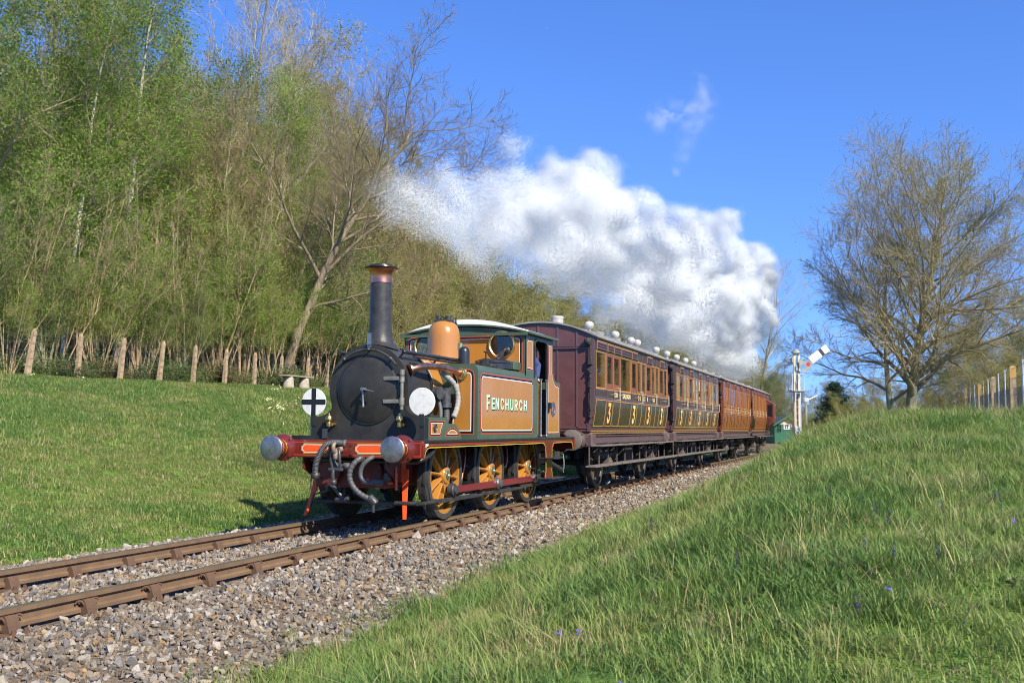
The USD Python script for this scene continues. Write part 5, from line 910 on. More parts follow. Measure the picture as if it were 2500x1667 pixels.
def coach(name, label, x0, x1, cols, axles, pal, vents, text=(), numerals=(), end_mat=None, lower_board=True, brake_end=False):
    t = thing(name, label, 'railway coach', (0, 0, 0)); BASE, PANEL, MLD, LINE, END = pal[:5]
    P = lambda nm, m, mt, smooth=False, parent=None, label=None: part(parent or t, nm, m, mt, smooth, label)
    # shell: near side in strips round the windows, far side, ends, floor, arc roof
    zs0, zw0, zw1, ztop = 1.21, 2.10, 2.85, 3.14
    ms = [strip(x0, x1, zs0, zw0, -.045, .045), box(x0, x1, -1.2, -1.155, zw1, ztop)]
    xe = x0
    for c in cols:
        if c['k'] == 'panel': ms.append(box(c['a'], c['b'], -1.2, -1.155, zw0, zw1)); continue
        a, b = c['a'] + .045, c['b'] - .045
        ms.append(box(xe, a, -1.2, -1.155, zw0, zw1)); xe = b
    ms.append(box(xe, x1, -1.2, -1.155, zw0, zw1))
    body = P('body_side', cat(*ms), BASE)
    n = max(3, int((x1 - x0) / .9)); e = np.linspace(x0 + .1, x1 - .1, n + 1)
    P('body_side', cat(box(x0, x1, 1.1, 1.145, 1.21, 2.1), box(x0, x1, 1.155, 1.2, 2.85, 3.14), *[box(a - .18, a + .18, 1.155, 1.2, 2.1, 2.85) for a in e]), BASE, label=None)
    arcz = lambda y: 3.14 + .29 * (1 - (np.abs(y) / 1.2) ** 2.1)
    zz = np.linspace(1.21, 3.14, 14); prof = [(-yprof(z), z) for z in zz] + [(y, arcz(y)) for y in np.linspace(-1.18, 1.18, 19)] + [(yprof(z), z) for z in zz[::-1]]
    endp = Polygon(prof).buffer(0)
    for xx, nm in ((x0, 0), (x1, 1)):
        ep = P('body_end', front(endp.buffer(-.002), xx + (.04 if nm == 0 else 0), .04), END)
        for y in (-.83, -.42, 0, .42, .83): P('end_bead', box(*((xx - .014, xx + .001) if nm == 0 else (xx - .001, xx + .014)), y - .018, y + .018, 1.30, float(arcz(y)) - .06), MLD, parent=ep)
        P('end_bead', cat(*[box(*((xx - .012, xx + .001) if nm == 0 else (xx - .001, xx + .012)), a + .02, b - .02, z - .016, z + .016) for z in (1.285, 2.90) for a, b in zip((-1.10, -.83, -.42, 0, .42, .83), (-.83, -.42, 0, .42, .83, 1.10))]), MLD, parent=ep)
        P('corner_pillar', cat(*[box(*((xx - .016, xx) if nm == 0 else (xx, xx + .016)), -(yprof((za + zb) / 2)) - .0, -(yprof((za + zb) / 2)) + .07, za, zb) for za, zb in zip(zz[:-1], zz[1:])]), MLD, parent=ep)
    P('floor', box(x0 + .04, x1 - .04, -1.1, 1.1, 1.16, 1.22), INSIDE)
    rp = Polygon([(y, float(arcz(min(abs(y), 1.2))) + (0 if abs(y) <= 1.2 else -.02)) for y in np.linspace(-1.27, 1.27, 31)] + [(y, float(arcz(min(abs(y), 1.2))) + .035 + (0 if abs(y) <= 1.2 else -.02)) for y in np.linspace(1.27, -1.27, 31)])
    rf = P('roof', front(rp, x1 + .05, x1 - x0 + .10), ROOFG, 40)
    P('gutter', cat(box(x0 - .03, x1 + .03, -1.265, -1.20, 3.105, 3.142)), MLD, parent=rf)
    P('rain_strip', tube([(x, -1.0 - .12 * abs((x - (x0 + x1) / 2) / (x1 - x0) * 2) ** 1.5 * 0, float(arcz(1.0)) + .045) for x in np.linspace(x0 + .3, x1 - .3, 12)], .014, 6), ROOFG, parent=rf)
    # compartments inside
    doors = [c for c in cols if c['k'] == 'door']
    pts = sorted({round((c['a'] + c['b']) / 2, 2) for c in doors})
    for a, b in zip(pts[:-1], pts[1:]):
        m_ = (a + b) / 2; P('partition', box(m_ - .02, m_ + .02, -1.12, 1.1, 1.22, 3.1), INSIDE)
        for s in (-1, 1): P('seat', cat(bbox(m_ + s * .05, m_ + s * .50, -1.08, 1.08, 1.55, 1.72, .03), bbox(m_ + s * .03, m_ + s * .14, -1.08, 1.08, 1.72, 2.25, .03)), SEAT)
    # columns of panels and windows
    for c in cols:
        a, b = c['a'], c['b']; ax, bx = a + .022, b - .022
        lp = P('panel', strip(ax, bx, 1.315, 1.865, 0, .004), PANEL); P('gold_line', gold_ring(ax, bx, 1.315, 1.865, .004), LINE, parent=lp)
        wp = P('waist_panel', strip(ax, bx, 1.925, 2.055, 0, .004), PANEL); P('waist_bead', gold_ring(ax, bx, 1.92, 2.06, .004, .014), MLD if pal[5] else LINE, parent=wp)
        if c['k'] == 'panel':
            up = P('panel', strip(ax, bx, 2.13, 2.84, 0, .004), PANEL); P('gold_line', gold_ring(ax, bx, 2.13, 2.84, .004), LINE, parent=up)
        else:
            door = c['k'] == 'door'; fw = .055 if door else .018; fz = .12 if door else .02
            fa, fb = a + .046, b - .046
            wn = P('window', cat(box(fa, fb, -1.197, -1.168, 2.101, 2.101 + fz), box(fa, fb, -1.197, -1.168, 2.849 - fw, 2.849), box(fa, fa + fw, -1.197, -1.168, 2.1 + fz, 2.849 - fw), box(fb - fw, fb, -1.197, -1.168, 2.1 + fz, 2.849 - fw)), DOORW if door else FRAMEW)
            P('pane', box(fa + fw, fb - fw, -1.188, -1.184, 2.1 + fz, 2.849 - fw), GLASS, parent=wn)
            P('gold_line', gold_ring(ax, bx, 2.085, 2.865, .001, .012), LINE, parent=wn)
            bl = c.get('blind')
            if bl == 'cream': P('blind', box(fa + fw + .36 * (fb - fa - 2 * fw), fb - fw - .003, -1.180, -1.174, 2.12, 2.83), BLIND, parent=wn)
            elif bl == 'wood': P('shutter', box(fa + fw + .02, fb - fw - .02, -1.172, -1.165, 2.12, 2.83), DOORW, parent=wn)
            elif bl == 'frame': P('curtain_frame', box(fb - fw - .30 * (fb - fa), fb - fw - .004, -1.18, -1.15, 2.11, 2.84), FRAMEW, parent=wn)
        P('moulding', cat(strip(b - .018, b + .018, 1.30, 1.88, 0, .012), strip(b - .018, b + .018, 2.075, 3.10, 0, .012)), MLD)
        if c.get('louvre'):
            lv = P('louvre_vent', box(ax + .01, bx - .01, -1.225, -1.2, 2.89, 3.06), MLD); P('gold_line', gold_ring(ax + .01, bx - .01, 2.885, 3.065, .025, .013), LINE, parent=lv)
            for k in range(3): P('louvre', hull([(ax + .025, -1.225, 2.905 + .05 * k), (bx - .025, -1.225, 2.905 + .05 * k), (ax + .025, -1.225, 2.945 + .05 * k), (bx - .025, -1.225, 2.945 + .05 * k), (ax + .025, -1.25, 2.905 + .05 * k), (bx - .025, -1.25, 2.905 + .05 * k)]), MLD, parent=lv)
        else:
            ep = P('eave_panel', strip(ax, bx, 2.89, 3.07, 0, .004), PANEL); P('eave_bead', gold_ring(ax, bx, 2.885, 3.075, .004, .008), MLD, parent=ep)
        if c['k'] == 'door':
            dh = P('door_handle', cat(cyl((b - .02, -1.21, 2.0), (b - .02, -1.26, 2.0), .014, n=8), cyl((b - .10, -1.26, 2.0), (b + .02, -1.26, 2.0), .012, n=8)), BRASSD)
            gx = b + c.get('grab', .40)
            if gx > 0: P('grab_handle', cat(cyl((gx, -1.262, 1.87), (gx, -1.262, 2.16), .013, n=8), cyl((gx, -1.2, 1.885), (gx, -1.262, 1.885), .012, n=6), cyl((gx, -1.2, 2.145), (gx, -1.262, 2.145), .012, n=6)), BRASSD)
            P('door_hinge', cat(*[box(a - .03, a + .05, -(yprof(z) + .03), -yprof(z), z - .025, z + .025) for z in (1.36, 1.83)]), MLD)
    P('bottom_rail', strip(x0, x1, 1.21, 1.275, 0, .012), END); P('bottom_line', strip(x0 + .02, x1 - .02, 1.215, 1.23, .012, .003), LINE)
    P('waist_rail', cat(strip(x0, x1, 1.872, 1.912, 0, .010), strip(x0, x1, 2.064, 2.084, 0, .012)), MLD)
    P('cornice', box(x0, x1, -1.225, -1.2, 3.085, 3.105), MLD)
    for (s, h, x, z, wd) in text: P('lettering', glyphs(s, h, x, z, .003, wd, w=.0045), CREAML)
    for x in numerals:
        g = glyphs('3', .40, x, 1.40, .003, .235, w=.0045, curved=True); sh = glyphs('3', .40, x - .018, 1.386, .0025, .235, w=.0042, curved=True)
        nm_ = P('numeral', g, NUM); P('numeral_shade', sh, NUMSH, parent=nm_)
    # roof furniture
    for kd, x, y in vents:
        zb = float(arcz(y)) + .03
        if kd == 'globe': P('lamp_top', lathe([(0, -.03), (.13, -.03), (.13, .0), (.09, .012), (.045, .02), (.042, .08), (.075, .095), (.103, .135), (.112, .175), (.10, .225), (.06, .262), (0, .275)], 'z', (x, y, zb), 22), VENTW, 50)
        elif kd == 'pipe': P('stove_pipe', lathe([(.19, -.03), (.19, .0), (.135, .01), (.135, .19), (.142, .195), (.142, .25), (.13, .255), (0, .255)], 'z', (x, y, zb), 26), VENTW, 40)
        elif kd == 'flat': P('roof_vent', lathe([(.17, -.04), (.17, .01), (.12, .02), (.12, .08), (.15, .09), (.15, .115), (0, .135)], 'z', (x, y, zb), 20), VENTW, 40)
        else: P('roof_vent', lathe([(.15, -.03), (.15, .15), (.158, .155), (.158, .18), (.145, .185), (0, .15)], 'z', (x, y, zb), 20), VENTG, 40)
    # end fittings: pipe down the corner with its valve boxes, lamp iron, rod across
    ex = x0 - .05
    P('corner_pipe', cat(cyl((ex, -1.12, 1.5), (ex, -1.12, 3.0), .018, n=8), bbox(ex - .05, ex + .03, -1.17, -1.08, 2.55, 2.70, .01), bbox(ex - .06, ex + .03, -1.15, -1.06, 2.95, 3.10, .02), trimesh.creation.icosphere(2, .075).apply_translation([ex - .02, -1.07, 3.03]), *[trimesh.creation.icosphere(1, .032).apply_translation([ex, -1.12, z]) for z in (1.5, 1.75, 2.1, 2.3, 2.4)]), DARKU, 40)
    P('end_rod', cyl((ex, -1.1, 2.93), (ex, .9, 2.93), .012, n=6), DARKU)
    P('lamp_iron', hull([(x0 - .02, -1.12, 2.52), (x0 - .02, -1.08, 2.52), (x0 - .12, -1.12, 2.44), (x0 - .12, -1.08, 2.44), (x0 - .02, -1.1, 2.44)]), DARKU)
    P('end_grab', tube(spline([(x0, -1.12, 1.60), (x0 - .08, -1.13, 1.64), (x0 - .09, -1.13, 1.85), (x0 - .08, -1.13, 2.02), (x0, -1.12, 2.06)], 14), .014, 6), DARKU, True)
    # underframe
    sol = P('solebar', cat(box(x0 + .05, x1 - .05, -1.10, -1.06, .965, 1.135), box(x0 + .05, x1 - .05, -1.13, -1.10, 1.115, 1.135), box(x0 + .05, x1 - .05, -1.13, -1.10, .965, .985)), SOLE)
    P('rivets', cat(*[trimesh.creation.icosphere(1, .014).apply_translation([x, -1.10, z]) for x in np.arange(x0 + .2, x1 - .1, .28) for z in (1.01, 1.085)]), SOLE, parent=sol)
    P('solebar', box(x0 + .05, x1 - .05, 1.06, 1.10, .965, 1.135), SOLE)
    P('floor_beam', cat(box(x0 + .08, x1 - .08, -1.05, 1.05, 1.135, 1.17), *[box(x - .05, x + .05, -1.075, -1.03, 1.12, 1.20) for x in np.arange(x0 + .4, x1, .45)]), DARKU)
    for xx, sg in ((x0, -1), (x1, 1)):
        hs = P('headstock', bbox(*((xx - .06, xx + .06)), -1.16, 1.16, .90, 1.16, .02), SOLE)
        P('rivets', cat(*[trimesh.creation.icosphere(1, .02).apply_translation([xx + sg * .06, y, z]) for y in (-1.05, -.6, -.35, .35, .6, 1.05) for z in (.96, 1.09)]), SOLE, parent=hs)
        P('headstock_knee', cat(*[bbox(xx - .02 if sg < 0 else xx - .25, xx + .25 if sg < 0 else xx + .02, y - .05, y + .05, .90, 1.15, .015) for y in (-1.12,)]), SOLE, parent=hs)
        for y in (-.864, .864): buffer_at(xx + sg * .06, y, 1.04, sg, .21, (STEP, DARKU, SOLE), t, .46)
    P('coupling_hook', cat(box(x0 - .25, x0 - .06, -.03, .03, 1.0, 1.06), tube(spline([(x0 - .1, .2, .95), (x0 - .3, .22, .8), (x0 - .4, .2, .65)], 10), .035, 8)), DARKU)
    P('footboard', bbox(x0 - .02, x1 + .02, -1.36, -1.13, .905, .94, .008), STEP)
    for x in np.arange(x0 + .3, x1, 1.1): P('footboard_bracket', box(x - .02, x + .02, -1.33, -1.10, .94, .965), DARKU)
    ax0, ax1 = axles
    if lower_board:
        for a, b in ((x0 - .55, ax0 - .05), (ax0 + .15, ax1 + .05), (ax1 + .25, x1 + .35)): P('footboard', bbox(a, b, -1.38, -1.16, .505, .545, .008), STEP)
        for x in np.arange(x0 - .25, x1 + .3, .78): P('footboard_hanger', box(x - .018, x + .018, -1.17, -1.15, .545, .905), DUST)
    for axx in axles:
        R = .535
        for s in (-1, 1):
            w = P('wheel', lathe([(0, .05), (.10, .05), (.14, .035), (.44, .03), (.455, .05), (.455, .065), (R, .065), (R, -.045), (R + .03, -.055), (R + .03, -.075), (.44, -.075), (.44, -.02), (0, -.02)][::1], '-y' if s < 0 else 'y', (axx, s * .755, R), 44), TYRE, 35)
            P('wheel_centre', lathe([(0, .058), (.10, .058), (.142, .042), (.44, .036), (.44, .02), (0, .02)], '-y' if s < 0 else 'y', (axx, s * .755, R), 32), WDISC, 35, parent=w)
        P('axle', cyl((axx, -1.0, R), (axx, 1.0, R), .065, n=12), DARKU, 40)
        for s in (-1, 1):
            y = s * 1.0
            P('axle_guard', plate(Polygon([(axx - .42, .97), (axx - .20, .40), (axx + .20, .40), (axx + .42, .97), (axx + .24, .97), (axx + .10, .55), (axx - .10, .55), (axx - .24, .97)]), .022, 'side', (0, y + .05, 0)), DARKU)
            P('axle_box', cat(bbox(axx - .14, axx + .14, y - .12, y + .10, .42, .66, .03), bbox(axx - .11, axx + .11, s * 1.0 - .155 if s < 0 else 1.0, -1.0 if s < 0 else 1.155, .44, .60, .03)), DUST)
            sp = P('leaf_spring', cat(*[bbox(axx - .72 + .09 * k, axx + .72 - .09 * k, y - .045, y + .045, .725 - .022 * k + 0, .745 - .022 * k, .004) for k in range(5)], bbox(axx - .07, axx + .07, y - .055, y + .055, .62, .77, .01)), DUST)
            for dx in (-.74, .74):
                P('spring_block', lathe([(0, 0), (.075, 0), (.095, .03), (.075, .055), (.095, .09), (.075, .115), (.095, .15), (.075, .175), (0, .175)], 'z', (axx + dx, y, .63), 16), DUST, 40)
                P('spring_hanger', cat(box(axx + dx - .02, axx + dx + .02, y - .02, y + .02, .80, .97), box(axx + dx - .05, axx + dx + .05, y - .06, y + .06, .58, .63)), DARKU)
            bs = axx + (.66 if axx == ax0 else -.66)
            if s < 0: P('brake_block', cat(hull([(bs - .05, s * .72, .40), (bs + .05, s * .72, .40), (bs - .05, s * .80, .40), (bs + .05, s * .80, .40), (bs - .03, s * .72, .70), (bs + .03, s * .72, .70), (bs - .03, s * .8, .70), (bs + .03, s * .8, .70)]), box(bs - .02, bs + .02, s * .775, s * .75, .7, .98)), DARKU)
    mid = (ax0 + ax1) / 2
    P('vacuum_cylinder', cat(cyl((mid - .9, -.4, .55), (mid - .9, -.4, .98), .24, n=20), cyl((mid + .7, .2, .45), (mid + .7, .2, .95), .26, n=20)), DARKU, 40)
    P('battery_box', bbox(mid - .45, mid + .55, -.98, -.55, .44, .93, .02), DARKU)
    P('truss_rod', cat(cyl((ax0 + .2, -.95, .52), (ax1 - .2, -.95, .52), .02, n=8), cyl((ax0, -.5, .62), (ax1, -.5, .62), .025, n=8)), DARKU)
    return t
# first coach: saloon, uneven bays read off its side
e1 = [6.86, 7.75, 8.37, 9.04, 10.15, 10.77, 11.31, 11.83, 12.47, 13.0, 13.5, 14.13, 14.62]
k1 = 'wddwdwwdwwdw'; lv1 = '111110010010'
cols1 = [dict(a=e1[i], b=e1[i + 1], k='door' if k1[i] == 'd' else 'win', louvre=lv1[i] == '1', grab=(-99 if i == 1 else -.31 if i == 2 else .34), blind='frame' if k1[i] == 'w' and i in (0, 3, 5, 6, 8, 9) else None) for i in range(12)]
PAL1 = (UMBER, UMBER, MOULD, GOLD, MAROON, True)
coach('saloon_coach', 'dark maroon four wheeled third class saloon coach coupled behind the locomotive', 6.76, 14.64, cols1, (8.43, 13.04), PAL1,
      [('pipe', 8.12, 0), ('flat', 10.0, -.1), ('globe', 9.14, -.45), ('vent', 11.3, -.1), ('globe', 11.45 + .2, -.45), ('vent', 13.1, -.1), ('globe', 13.18 + .25, -.45), ('globe', 14.2, -.45)],
      text=[('2301', .085, 8.47, 1.955, .30), ('SALOON', .10, 9.22, 1.945, .78), ('S', .10, 10.87, 1.945, .08), ('E', .10, 11.08, 1.945, .08), ('&', .10, 11.37, 1.945, .10), ('C', .10, 11.56, 1.945, .09), ('R', .10, 11.90, 1.945, .09), ('2301', .075, 12.60, 1.955, .25)], numerals=[7.94, 10.34, 12.03, 13.70])
# second coach: five compartments
cols2 = []
w2 = (24.42 - 15.98) / 5
for i in range(5):
    b0 = 15.98 + w2 * i; f = [0, .31, .69, 1.0]; f = [0, .32, .68, 1]
    for j in range(3): cols2.append(dict(a=b0 + w2 * f[j], b=b0 + w2 * f[j + 1], k='door' if j == 1 else 'win', louvre=j == 1, blind=None if j == 1 else 'cream'))
coach('compartment_coach', 'dark umber four wheeled coach with cream blinds and five figure threes, second in the train', 15.90, 24.49, cols2, (17.53, 22.73), PAL1,
      [('globe', 15.98 + w2 * (i + .5), -.45) for i in range(5)] + [('flat', 15.98 + w2 * (i + 1.0), .1) for i in range(4)],
      text=[('1084', .085, 17.72, 1.955, .24), ('S', .09, 20.5, 1.95, .08), ('E', .09, 20.72, 1.95, .08), ('&', .09, 20.93, 1.95, .09), ('C', .09, 21.12, 1.95, .08), ('R', .09, 21.33, 1.95, .08), ('1084', .085, 22.9, 1.955, .24)], numerals=[15.98 + w2 * (i + .5) - .12 for i in range(5)])
cols3 = []
w3 = (34.7 - 25.9) / 4
for i in range(4):
    b0 = 25.9 + w3 * i
    for j, (a, b) in enumerate(((0, .22), (.22, .36), (.36, .64), (.64, .78), (.78, 1))): cols3.append(dict(a=b0 + w3 * a, b=b0 + w3 * b, k='door' if j == 2 else ('win' if j in (1, 3) else 'panel'), louvre=j == 2, blind='wood'))
PAL2 = (TEAK, TEAK, TEAK2, GOLD, TEAK2, False)
coach('teak_coach', 'varnished red brown four wheeled coach half veiled by steam, third in the train', 25.76, 34.85, cols3, (27.44, 32.48), PAL2, [('flat', x, -.2) for x in (27.4, 29.65, 31.8, 34.0)], lower_board=False,
      text=[('L', .09, 26.6, 1.945, .08), ('&', .09, 28.2, 1.945, .09), ('S', .09, 29.8, 1.945, .08), ('W', .09, 31.4, 1.945, .1), ('R', .09, 33, 1.945, .08)] if False else ())
cols4 = []
for i in range(4):
    b0 = 35.65 + 1.55 * i
    for j, (a, b) in enumerate(((0, .33), (.33, .67), (.67, 1))): cols4.append(dict(a=b0 + 1.55 * a, b=b0 + 1.55 * b, k='door' if j == 1 else 'win', louvre=j == 1, blind='wood'))
cols4.append(dict(a=41.9, b=42.3, k='panel')); cols4.append(dict(a=43.95, b=44.25, k='panel'))
c4 = coach('brake_coach', 'varnished red brown guard coach with a side lookout, last in the train', 35.51, 44.3, cols4, (37.3, 42.3), PAL2, [('flat', x, -.2) for x in (37.2, 39.9, 42.6)], lower_board=False)
dk = part(c4, 'lookout', hull([(42.35, -1.2, 1.35), (43.9, -1.2, 1.35), (42.35, -1.52, 1.6), (43.9, -1.52, 1.6), (42.35, -1.55, 2.62), (43.9, -1.55, 2.62), (42.35, -1.2, 2.8), (43.9, -1.2, 2.8)]), TEAK2)
part(dk, 'lookout_window', cat(box(42.335, 42.35, -1.48, -1.28, 1.95, 2.55)), BLKL); part(dk, 'gold_line', cat(strip(42.36, 43.9, 2.56, 2.575, .352, .003), strip(42.36, 43.9, 1.62, 1.635, .352, .003) if False else box(42.36, 43.9, -1.556, -1.553, 1.9, 1.915)), GOLD)
part(dk, 'end_grab', tube(spline([(42.34, -1.38, 1.35), (42.28, -1.4, 1.5), (42.28, -1.4, 1.75), (42.34, -1.38, 1.85)], 10), .014, 6), DARKU)
# ------------------------------------------------------------------ the exhaust steam
def surface_nets(F, lo, h):
    """closed surface F = 0 (F > 0 inside) of a grid field as (vertices, triangles)"""
    s = F > 0
    n = np.array(F.shape) - 1
    cells = np.zeros(n, np.int8); acc = np.zeros((*n, 3)); cnt = np.zeros(n)
    for ax in range(3):
        for o in np.ndindex(2, 2):
            o = list(o); o.insert(ax, 0); p = list(o); p[ax] = 1
            A = F[o[0]:o[0] + n[0], o[1]:o[1] + n[1], o[2]:o[2] + n[2]]; B = F[p[0]:p[0] + n[0], p[1]:p[1] + n[1], p[2]:p[2] + n[2]]
            c = (A > 0) != (B > 0); t = np.where(c, A / np.where(A == B, 1, A - B), 0)
            for k in range(3): acc[..., k] += c * (t if k == ax else o[k])
            cnt += c
    act = cnt > 0; idx = -np.ones(n, int); idx[act] = np.arange(act.sum())
    V = (np.argwhere(act) + acc[act] / cnt[act][:, None]) * h + lo
    Q = []
    for ax in range(3):
        u, v = (ax + 1) % 3, (ax + 2) % 3
        sl = [slice(1, n[0]), slice(1, n[1]), slice(1, n[2])]; sl[ax] = slice(0, n[ax])
        sa = s[tuple(sl)]; sl2 = list(sl); sl2[ax] = slice(1, n[ax] + 1); sb = s[tuple(sl2)]
        e = np.argwhere(sa != sb); base = e + 1; base[:, ax] -= 1
        inside = sa[tuple(e.T)]
        def at(du, dv):
            b = base.copy(); b[:, u] -= du; b[:, v] -= dv; return idx[tuple(b.T)]
        q = np.stack([at(1, 1), at(0, 1), at(0, 0), at(1, 0)], 1); q[~inside] = q[~inside][:, ::-1]; Q.append(q)
    Q = np.vstack(Q); Q = Q[(Q >= 0).all(1)]
    return trimesh.Trimesh(V, np.vstack([Q[:, [0, 1, 2]], Q[:, [0, 2, 3]]]), process=False)
# (photo x, photo y, radius in photo pixels, Y of the plume there): where the billows stand over the train
BILLOWS = [(965, 530, 34, 1), (1180, 620, 46, .5), (1100, 600, 34, .7), (1290, 650, 44, .3), (1000, 520, 42, .9), (1050, 500, 55, 1), (1062, 560, 50, .6), (1115, 490, 70, 1), (1130, 560, 70, .6), (1190, 520, 85, 1), (1215, 600, 65, .5), (1262, 450, 75, 1.2), (1290, 540, 105, .7), (1365, 440, 78, 1.2), (1385, 520, 105, .6), (1345, 610, 70, .4),
           (1450, 480, 85, .8), (1470, 580, 105, .3), (1430, 660, 80, .2), (1540, 560, 75, .3), (1560, 640, 105, .1), (1520, 730, 80, 0), (1640, 560, 62, .1), (1660, 640, 95, 0), (1640, 740, 95, -.1), (1740, 580, 62, 0), (1760, 670, 85, -.2), (1840, 660, 52, -.1), (1860, 710, 42, -.1),
           (1740, 770, 85, -.2), (1820, 760, 68, -.2), (1780, 840, 62, -.4), (1690, 830, 60, -.2), (1795, 900, 40, -.55), (1600, 800, 50, -.1)]
def billow_blobs():
    out = []
    for px, py, r, y in BILLOWS:
        d = ray(px, py); t = (y - EYE[1]) / d[1]; c = EYE + d * t
        out.append((c, r / 2526.7 * t))
    return out
BL = billow_blobs()
lo = np.min([c - r * 1.3 for c, r in BL], 0); hi = np.max([c + r * 1.3 for c, r in BL], 0); hh = 0.13
gx = [np.arange(lo[k], hi[k] + hh, hh) for k in range(3)]
G = np.stack(np.meshgrid(*gx, indexing='ij'), -1).reshape(-1, 3)
Fd = np.zeros(len(G))
wv = np.stack([meshkit.fbm(G * .75 + 17 * k, 4, 20 + k) - .5 for k in range(3)], 1) * 1.9
Gw = G + wv
for c, r in BL:
    R = r * 1.58; near = np.abs(Gw - c).max(1) < R
    d2 = ((Gw[near] - c) ** 2).sum(1) / R ** 2; Fd[near] += np.maximum(0, 1 - d2) ** 2
near = Fd > .02; g = G[near]
N1 = .80 * (meshkit.fbm(g * 1.3, 6, 11) - .5) + .42 * (np.abs(2 * meshkit.fbm(g * .95 + 9, 3, 5) - 1) * -2.2 + .42)
Fs = Fd * 0 - .3; Fs[near] = np.minimum(Fd[near], .9) - .32 + N1 * sstep(0, .35, Fd[near]) 
shape = (len(gx[0]), len(gx[1]), len(gx[2])); Fs = Fs.reshape(shape)
Fs[0] = Fs[-1] = -1; Fs[:, 0] = Fs[:, -1] = -1; Fs[:, :, 0] = Fs[:, :, -1] = -1
thin = (1 - sstep(3, 9, gx[0]))[:, None, None]                       # the young end over the chimney is thinner
WISP = [(1708, 200, 12), (1716, 225, 14), (1722, 250, 16), (1712, 275, 20), (1695, 305, 20), (1680, 345, 16), (1664, 385, 13), (1650, 420, 8), (1597, 290, 16), (1620, 280, 18), (1645, 272, 18), (1670, 285, 18), (1612, 305, 12), (1690, 262, 14)]
def wisp(n, size):
    rng = np.random.default_rng(8); P = []
    for px, py, r in WISP:
        d = ray(px, py); c = EYE + d * 46; m = int(n * r * r / sum(a[2] ** 2 for a in WISP)); P.append(c + rng.normal(size=(m * 3, 3)) * r * 46 / 2526.7 * .85)
    p = np.vstack(P); k = meshkit.fbm(p * 3.0, 4, 2); p = p[k + .12 * rng.random(len(p)) > np.quantile(k, .6)]; n = len(p)
    q = rng.normal(size=(n, 3, 3)); q -= q.mean(1, keepdims=True); q /= np.linalg.norm(q, axis=2, keepdims=True)
    return trimesh.Trimesh((p[:, None] + q * size * (.6 + .8 * rng.random((n, 1, 1)))).reshape(-1, 3), np.arange(3 * n).reshape(-1, 3), process=False)
def droplets(n, size):
    fine = (.40 + .60 * sstep(2, 22, gx[0]))[:, None, None]
    rng = np.random.default_rng(3)
    w = (np.exp(-((Fs - .13) / .12) ** 2) * 1.6 + .35 * sstep(.1, .3, Fs) + .12 * sstep(-.2, 0, Fs)) * (1 - .35 * thin)
    gr = np.stack(np.gradient(Fs, hh), -1); P = np.stack(np.meshgrid(*gx, indexing='ij'), -1)
    view = P - EYE; facing = -(gr * view).sum(-1) / (np.linalg.norm(gr, axis=-1) * np.linalg.norm(view, axis=-1) + 1e-6)
    w = w * np.where((facing < .35) | (thin > .3), 1, .25)            # gr points inwards: keep the side one can see
    w = w / fine ** 2
    w = w.ravel(); k = rng.choice(len(w), n, p=w / w.sum())
    from scipy.ndimage import gaussian_filter
    gs = -np.stack(np.gradient(gaussian_filter(np.clip(Fs, -.35, .9), 1.4), hh), -1).reshape(-1, 3); gs /= np.linalg.norm(gs, axis=1, keepdims=True) + 1e-6
    p = G[k] + (rng.random((n, 3)) - .5) * hh * 2.0; nrm = gs[k]
    d = nrm + rng.normal(size=(n, 3)) * .55; d /= np.linalg.norm(d, axis=1, keepdims=True)
    a = np.cross(d, rng.normal(size=(n, 3))); a /= np.linalg.norm(a, axis=1, keepdims=True); b = np.cross(d, a)
    s = (size * (.40 + .60 * sstep(2, 22, p[:, 0])))[:, None] * (.6 + .8 * rng.random((n, 1)))
    V = np.stack([p + a * s, p - a * s * .5 + b * s * .87, p - a * s * .5 - b * s * .87], 1).reshape(-1, 3)
    return trimesh.Trimesh(V, np.arange(3 * n).reshape(-1, 3), process=False), np.repeat(nrm, 3, 0)
# ------------------------------------------------------------------ fences, bench, signal, hut, flowers
CONC = M('concrete', (.38, .28, .18), .9, col2=(.23, .165, .105), vscale=9, bump=.004, bscale=45, spec=.2); CONCP = M('concrete_pale', (.42, .37, .31), .9, col2=(.25, .21, .17), vscale=10, bump=.003, bscale=40, spec=.2)
LICHEN = M('orange_lichen', (.50, .22, .03), .9, col2=(.36, .27, .14), vscale=14); WIRE = M('fence_wire', (.17, .165, .16), .5, metal=.5); GALV = M('galvanised_stake', (.50, .52, .56), .45, metal=.4, var=.25, vscale=10)
OLDWOOD = M('weathered_wood', (.33, .27, .20), .9, col2=(.20, .16, .12), vscale=8, bump=.003, spec=.2)
fence = thing('lineside_fence', 'row of grey concrete posts with wires along the top of the left bank', 'fence')
posts = [((64.3, 924), (84, 802)), ((187, 926), (197.5, 813.6)), ((291, 925), (303.6, 824)), ((387.5, 926), (399, 833)), ((470, 928), (477.5, 843)), ((547.5, 929.6), (553, 851)), ((619.6, 934), (623, 860)), ((684, 940), (688, 868)), ((748, 945.7), (752.5, 872.5)), ((796.4, 953), (800, 878)), ((850, 955), (853, 885))]
heads = []
